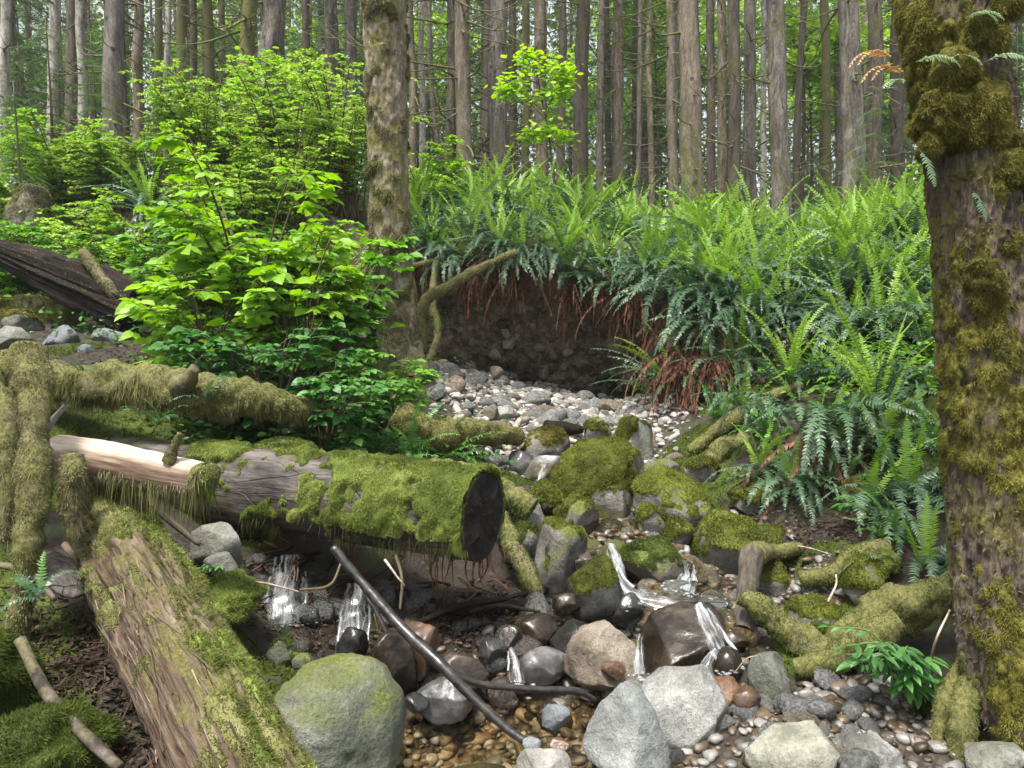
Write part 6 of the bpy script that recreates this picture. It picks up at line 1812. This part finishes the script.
def put_shrub(name, sh, mat, px, py, Y, label, cat='shrub', group=None, z=None):
    p = U(px, py, Y)
    zz = base_z(p[0], Y) if z is None else p[2]
    t = empty(name, (p[0], Y, zz), label, cat, group)
    sh[0].obj('stems', M['stem'], t); sh[1].obj('foliage', M[mat], t)
    return t
for k, (px, py, Y, H_, spd, n, leaf, style, mat, lb) in enumerate([
  (255,400,5.3,1.45,.62,14,.115,'tri','leaf_bright','tall bright leafy shrub behind the mossy log, its leaves highest at the centre'),
  (215,400,5.0,.95,.6,12,.11,'tri','leaf_bright','bright leafy shrub right of the broken stump end'),
  (300,410,5.0,1.15,.55,12,.105,'tri','leaf_bright','bright leafy shrub left of the slender near trunk'),
  (340,420,5.4,.95,.5,11,.09,'tri','leaf_mid','leafy shrub at the foot of the slender near trunk'),
  (275,425,4.6,.75,.5,12,.075,'tri','leaf_herb','low leafy shrub right behind the long bare log'),
  (325,440,4.5,.6,.45,12,.07,'tri','leaf_herb','low dark leafy shrub behind the middle of the long bare log'),
  (235,430,4.6,.55,.45,10,.07,'tri','leaf_herb','low leafy shrub above the right end of the mossy log'),
  (385,430,5.1,.55,.4,9,.07,'tri','leaf_mid','small leafy shrub in front of the slender near trunk'),
  (180,360,5.9,.8,.5,9,.09,'tri','leaf_mid','leafy shrub above the mossy log near the broken stump end'),
  (350,350,6.3,1.0,.5,10,.09,'tri','leaf_mid','shrub pressed against the left side of the slender near trunk'),
  (290,240,8.3,1.75,.85,15,.05,'fine','leaf_lacy','fine leaved shrub in layers left of the slender near trunk'),
  (340,235,8.6,1.7,.8,14,.05,'fine','leaf_lacy','fine leaved shrub right below the maple leaves'),
  (225,235,8.4,1.3,.8,14,.05,'fine','leaf_bright','fine leaved shrub left of the layered one'),
  (150,245,8.0,1.0,.8,14,.05,'fine','leaf_bright','fine leaved shrub behind the splintered dark log'),
  (95,250,7.8,.95,.8,14,.05,'fine','leaf_lacy','light shrub right of the mossy stump'),
  (40,265,7.6,.8,.6,12,.05,'fine','leaf_mid','small leaved shrub above the rocks at the left edge'),
  (10,245,8.0,.9,.6,12,.05,'fine','leaf_bright','small leaved shrub left of the mossy stump'),
  (120,220,9.0,1.05,.8,14,.05,'fine','leaf_lacy','light green shrub behind the young hemlocks'),
  (60,225,9.3,.95,.8,12,.05,'fine','leaf_bright','shrub in front of the pale slim trunk at the far left'),
  (200,300,7.2,1.0,.7,12,.075,'tri','leaf_mid','broad shrub right of the splintered dark log'),
  (250,300,7.0,1.1,.7,12,.08,'tri','leaf_mid','shrub filling the slope behind the tall bright one'),
  (320,300,7.2,1.0,.7,12,.075,'tri','leaf_bright','shrub on the slope behind the slender near trunk'),
  (110,290,7.2,.7,.6,11,.07,'tri','leaf_mid','shrub peeping over the top of the splintered dark log'),
  (20,290,7.4,.7,.6,11,.07,'tri','leaf_mid','shrub above the low mossy log at the left edge'),
  (420,210,9.6,.9,.6,10,.05,'fine','leaf_bright','little shrub on the bank right of the slender near trunk'),
  (450,195,10.5,.8,.6,9,.05,'fine','leaf_mid','little shrub before the close pair of trunks'),
  (690,185,10.6,.7,.5,9,.05,'fine','leaf_bright','light twiggy shrub at the foot of the spotted trunk'),
  (930,190,10.5,.8,.6,10,.05,'fine','leaf_bright','pale shrub left of the near right tree on the bank'),
  (1010,230,9.0,.9,.6,10,.05,'fine','leaf_mid','shrub right of the near right tree'),
  (75,235,8.5,.75,.6,12,.06,'fine','leaf_lacy','small airy shrub right beside the mossy stump'),
  (130,240,8.4,.8,.6,12,.06,'tri','leaf_bright','airy shrub with three part leaves behind the top of the splintered log'),
  (20,225,8.9,.7,.6,12,.055,'fine','leaf_bright','low shrub behind the mossy stump at the left edge'),
  (100,215,9.2,.8,.7,12,.055,'fine','leaf_lacy','airy shrub between the mossy stump and the pale fern'),
  (1015,330,6.6,.8,.5,10,.07,'tri','leaf_mid','leafy shrub at the right edge behind the near tree'),
  ]):
    put_shrub('leafy_shrub', shrub(1300 + k, H_, spd, n, leaf, style), mat, px, py, Y, lb, 'shrub', 'shrubs on the slope')
thick = [shrub(1400 + k, 1.45, .85, 16, .048, 'fine') for k in range(4)]
thick = [(a.mesh('stems', M['stem']), b.mesh('foliage', M['leaf_bright' if k % 3 == 0 else 'leaf_lacy'])) for k, (a, b) in enumerate(thick)]
gt = np.random.default_rng(1410)
for k in range(34):
    px, Y = (gt.uniform(150, 360) if k % 4 else gt.uniform(10, 150)) if k < 20 else (gt.uniform(-330, -20), gt.uniform(1060, 1330))[k % 2], gt.uniform(7.6, 10.2); x = (px - 512) / FPX * Y
    t = empty('leafy_shrub', (x, Y, base_z(x, Y)), 'fine leaved shrub in the thicket covering the slope left of the slender near trunk' if px < 1000 else 'fine leaved shrub on the bank beyond the near right tree', 'shrub', 'thicket on the left slope' if px < 1000 else 'shrubs beyond the near right tree')
    s = float(gt.uniform(.6, 1.1)) * (1. if px > 200 else .62); t.scale = (s, s, s); t.rotation_euler = (0, 0, gt.uniform(0, 6.28))
    a, b = thick[k % 4]; link('stems', a, t); link('foliage', b, t)
# sapling above the fern bank, maple above the left shrubs
def sapling(pxs_, Y, leafc, n, leaf, mat, label, seed):
    g = np.random.default_rng(seed)
    P = spline(Us([(a, b, Y) for a, b in pxs_]), 24)
    P[0, 2] = base_z(P[0, 0], Y) - .05
    c0 = P[0].copy(); P = P - c0
    t = empty('maple_sapling', c0, label, 'sapling')
    tm = MB(); V, F = tube(P, np.linspace(.02, .007, 24), 7); tm.add(V, F)
    lv = MB()
    for (cx, cy, rx, ry) in leafc:
        c = U(cx, cy, Y) - c0
        i = int(np.clip(np.searchsorted(P[:, 2], c[2] - .35), 6, 23))
        V, F = tube(spline(np.array([P[i], (P[i] + c) / 2 + (0, 0, .05), c]), 10), np.linspace(.007, .002, 10), 5); tm.add(V, F)
        p = c + g.normal(0, 1, (n, 3)) * np.array((rx, rx, ry)) * Y / FPX
        D = norm(np.c_[g.normal(0, 1, (n, 2)), g.normal(-.25, .2, n)])
        Mx = orient(D, norm(np.c_[g.normal(0, .35, (n, 2)) + (0, -.25), np.ones(n)])) * (leaf * g.uniform(.55, 1.15, n))[:, None, None]
        V, F = batch(MP, MPF, Mx, p); lv.add(V, F, 0, np.repeat(g.random(n), 15), False)
    tm.obj('trunk', M['stem'], t); lv.obj('crown', M[mat], t)
sapling([(557,205),(553,170),(548,130),(540,90),(535,60)], 10.4, [(505,88,8,6),(520,82,9,6),(530,62,9,7),(540,95,10,7),(552,75,9,7),(565,70,6,6),(527,55,6,4),(510,93,7,4),(555,95,6,8),(545,130,7,5),(530,135,8,4),(560,135,8,4),(565,85,5,7)], 70, .085, 'leaf_lime', 'slim sapling with yellow green leaves standing above the fern bank', 1501)
sapling([(262,215),(258,160),(262,110),(268,65)], 9.2, [(250,70,9,5),(268,58,9,4),(285,68,9,5),(258,88,11,5),(240,85,7,4),(280,95,12,6),(300,100,12,5),(235,98,8,5),(305,88,8,4),(262,110,14,5),(290,118,14,6),(320,110,10,5)], 40, .085, 'leaf_bright', 'maple sapling with bright leaves in front of the thick smooth grey trunk', 1502)
# mossy stump, far left
P = spline(Us([(28,245,8.3),(29,215,8.35),(32,190,8.4)]), 40); 
V, F = tube(P, np.interp(np.linspace(0,1,40), [0,.5,1], [.24,.2,.17]), 30, True, rough_prof(1601, .2, .1, (4, 12)))
so = MB().add(V - P[0], F).obj('tree_stump', M['bark_grey'], None, P[0]); tag(so, 'old grey stump with a mossy top among the shrubs at the far left', 'stump')
bpy.context.view_layer.update()
lfuzz(so, V - P[0], F, None, 'moss_olive', 30000, .03, .009, lambda P, N: np.clip((N[:, 2] - .1) * 2 + (P[:, 2] - 2.6) * 2, 0, 1), .6, 1602, cap=20000)
# seedlings on the right shore
def seedling(px, py, Y, H_, n, leaf, lb, seed, lean):
    g = np.random.default_rng(seed)
    p0 = U(px, py, Y); p0[2] = base_z(p0[0], Y)
    t = empty('leafy_seedling', p0, lb, 'plant'); st, lv = MB(), MB()
    for k in range(n):
        az = g.uniform(2.2, 5.2); h = H_ * g.uniform(.45, 1.1); l = h * g.uniform(.5, .9)
        Q = spline(np.array([(0, 0, 0), (math.cos(az) * l * .35 + lean * h * .5, math.sin(az) * l * .3, h * .75), (math.cos(az) * l + lean * h, math.sin(az) * l * .6, h * .8)]), 14)
        V, F = tube(Q, np.linspace(.005, .002, 14), 5); st.add(V, F)
        for f in np.linspace(.45, 1, 5):
            p = np.array([np.interp(f, np.linspace(0, 1, 14), Q[:, c]) for c in range(3)])
            for s in ((-1, 1) if f < 1 else (0,)):
                a = az + s * 1.0
                D = np.array([(math.cos(a), math.sin(a), -.35)])
                V, F = batch(LF * np.array((.85, 1, 1)), LFF, orient(D, np.array([[g.normal(0, .2), g.normal(-.2, .2), 1]])) * np.array((.68, 1, 1)) * leaf * g.uniform(.75, 1.15), p[None]); lv.add(V, F, 0, g.random(), False)
    st.obj('stems', M['green_stem'], t); lv.obj('leaves', M['leaf_herb'], t)
seedling(912,705,2.72,.36,15,.06,'leafy green seedling on the shore in front of the curved mossy log',1701,-.3)
seedling(935,665,2.75,.3,9,.062,'leafy seedling with spreading leaves against the near right tree',1702,-.3)
seedling(860,530,3.9,.2,5,.05,'pale green seedling under the blue green fern',1703,-.2)
seedling(205,775,1.95,.06,3,.03,'tiny round leaved seedling on the slanting rotten log',1704,0)
seedling(220,548,3.2,.12,4,.035,'small seedling in front of the pale rounded rock under the log',1705,.2)
# herbs that carpet the slope (nobody could count them)
def carpet(name, label, zones, n, leaf, mat, seed, hmax):
    g = np.random.default_rng(seed); lv = MB()
    for (px, py, Y, rx, ry) in zones:
        c = U(px, py, Y); k = int(n / len(zones))
        x = c[0] + rx * g.normal(0, .5, k); y = c[1] + ry * g.normal(0, .5, k)
        z = surf(x, y) + hmax * g.uniform(.15, 1, k)
        D = norm(np.c_[g.normal(0, 1, (k, 2)), g.normal(-.2, .2, k)])
        V, F = batch(LF, LFF, orient(D, norm(np.c_[g.normal(0, .4, (k, 2)), np.ones(k)])) * (leaf * g.uniform(.6, 1.2, k))[:, None, None], np.c_[x, y, z])
        lv.add(V, F, 0, np.repeat(g.random(k), 10), False)
    tag(lv.obj(name, M[mat]), label, 'herbs', kind='stuff')
carpet('ground_herbs', 'low green herbs covering the slope left of the slender near trunk', [(300,425,4.8,.9,.5),(250,420,4.7,.5,.4),(340,400,5.6,.8,.6),(200,330,6.4,1.2,.8),(100,300,7.4,1.3,.7),(280,290,7.4,1.5,.8),(30,290,7.8,1.2,.5),(70,235,8.6,1.2,.7)], 8600, .05, 'leaf_herb', 1801, .2)
carpet('bank_herbs', 'low plants between the ferns on the bank', [(500,190,9.5,1.5,1.),(650,190,9.5,1.5,1.),(800,190,9.5,1.5,1.),(880,380,5.4,.8,.7),(200,210,9.5,2.,.8),(-150,300,8.5,2.5,1.2),(1180,300,8.,2.,1.4),(-200,380,6.5,2.,1.5),(1200,380,6.,1.5,1.5)], 8000, .06, 'leaf_mid', 1802, .22)
# shaggy moss ground at the lower left
def mound(px, py, Y, sz, mat, seed, lb, ln=.02):
    p = U(px, py, Y); V, F = ICO[4]
    V = V * np.array(sz) * (1 + .35 * fbm(V, 1.4, 3, seed)[:, None])
    o = MB().add(V, F, 0, .3).obj('moss_mound', M[mat], None, p); tag(o, lb, 'moss')
    fz = MB(); fuzz(fz, V, [F], 90000, ln, .0035, lambda P, N: np.full(len(P), .9), .3, .2, seed, cap=40000); fz.obj('moss', M[mat], o)
mound(30,760,2.05, (.15,.2,.12), 'moss_dark', 1901, 'dark green moss mound at the bottom left corner')
mound(-5,680,2.3, (.1,.16,.12), 'moss_dark', 1902, 'dark green moss mound at the left edge below the mossy branch')
mound(870,560,3.5, (.1,.12,.06), 'moss', 1904, 'moss pad beside the bent mossy root', .014)
mound(225,600,2.95, (.12,.16,.07), 'moss', 1905, 'moss pad on the slope right of the slanting rotten log', .016)
mound(285,450,3.95, (.14,.12,.045), 'moss', 1906, 'yellow green moss cushion on the ridge of the long bare log', .016)

# ------------------------------------------------------------------ thin moist air
HAZE = 0.001
m, nt, N, L = mat_new('haze')
pv = N('ShaderNodeVolumePrincipled'); pv.inputs['Color'].default_value = (.93, .97, .95, 1); pv.inputs['Density'].default_value = HAZE
pv.inputs['Anisotropy'].default_value = .2
o = N('ShaderNodeOutputMaterial'); L(pv.outputs[0], o.inputs['Volume'])
hb = np.array([(x, y, z) for x in (-190., 190.) for y in (-12., 165.) for z in (-6., 48.)])
ho_ = MB().add(hb, [np.array([[0, 1, 3, 2], [4, 6, 7, 5], [0, 4, 5, 1], [2, 3, 7, 6], [0, 2, 6, 4], [1, 5, 7, 3]])], 0, .5, False).obj('haze', m)
tag(ho_, 'thin moist air under the trees', 'haze', kind='stuff')
scn.cycles.volume_bounces = 0
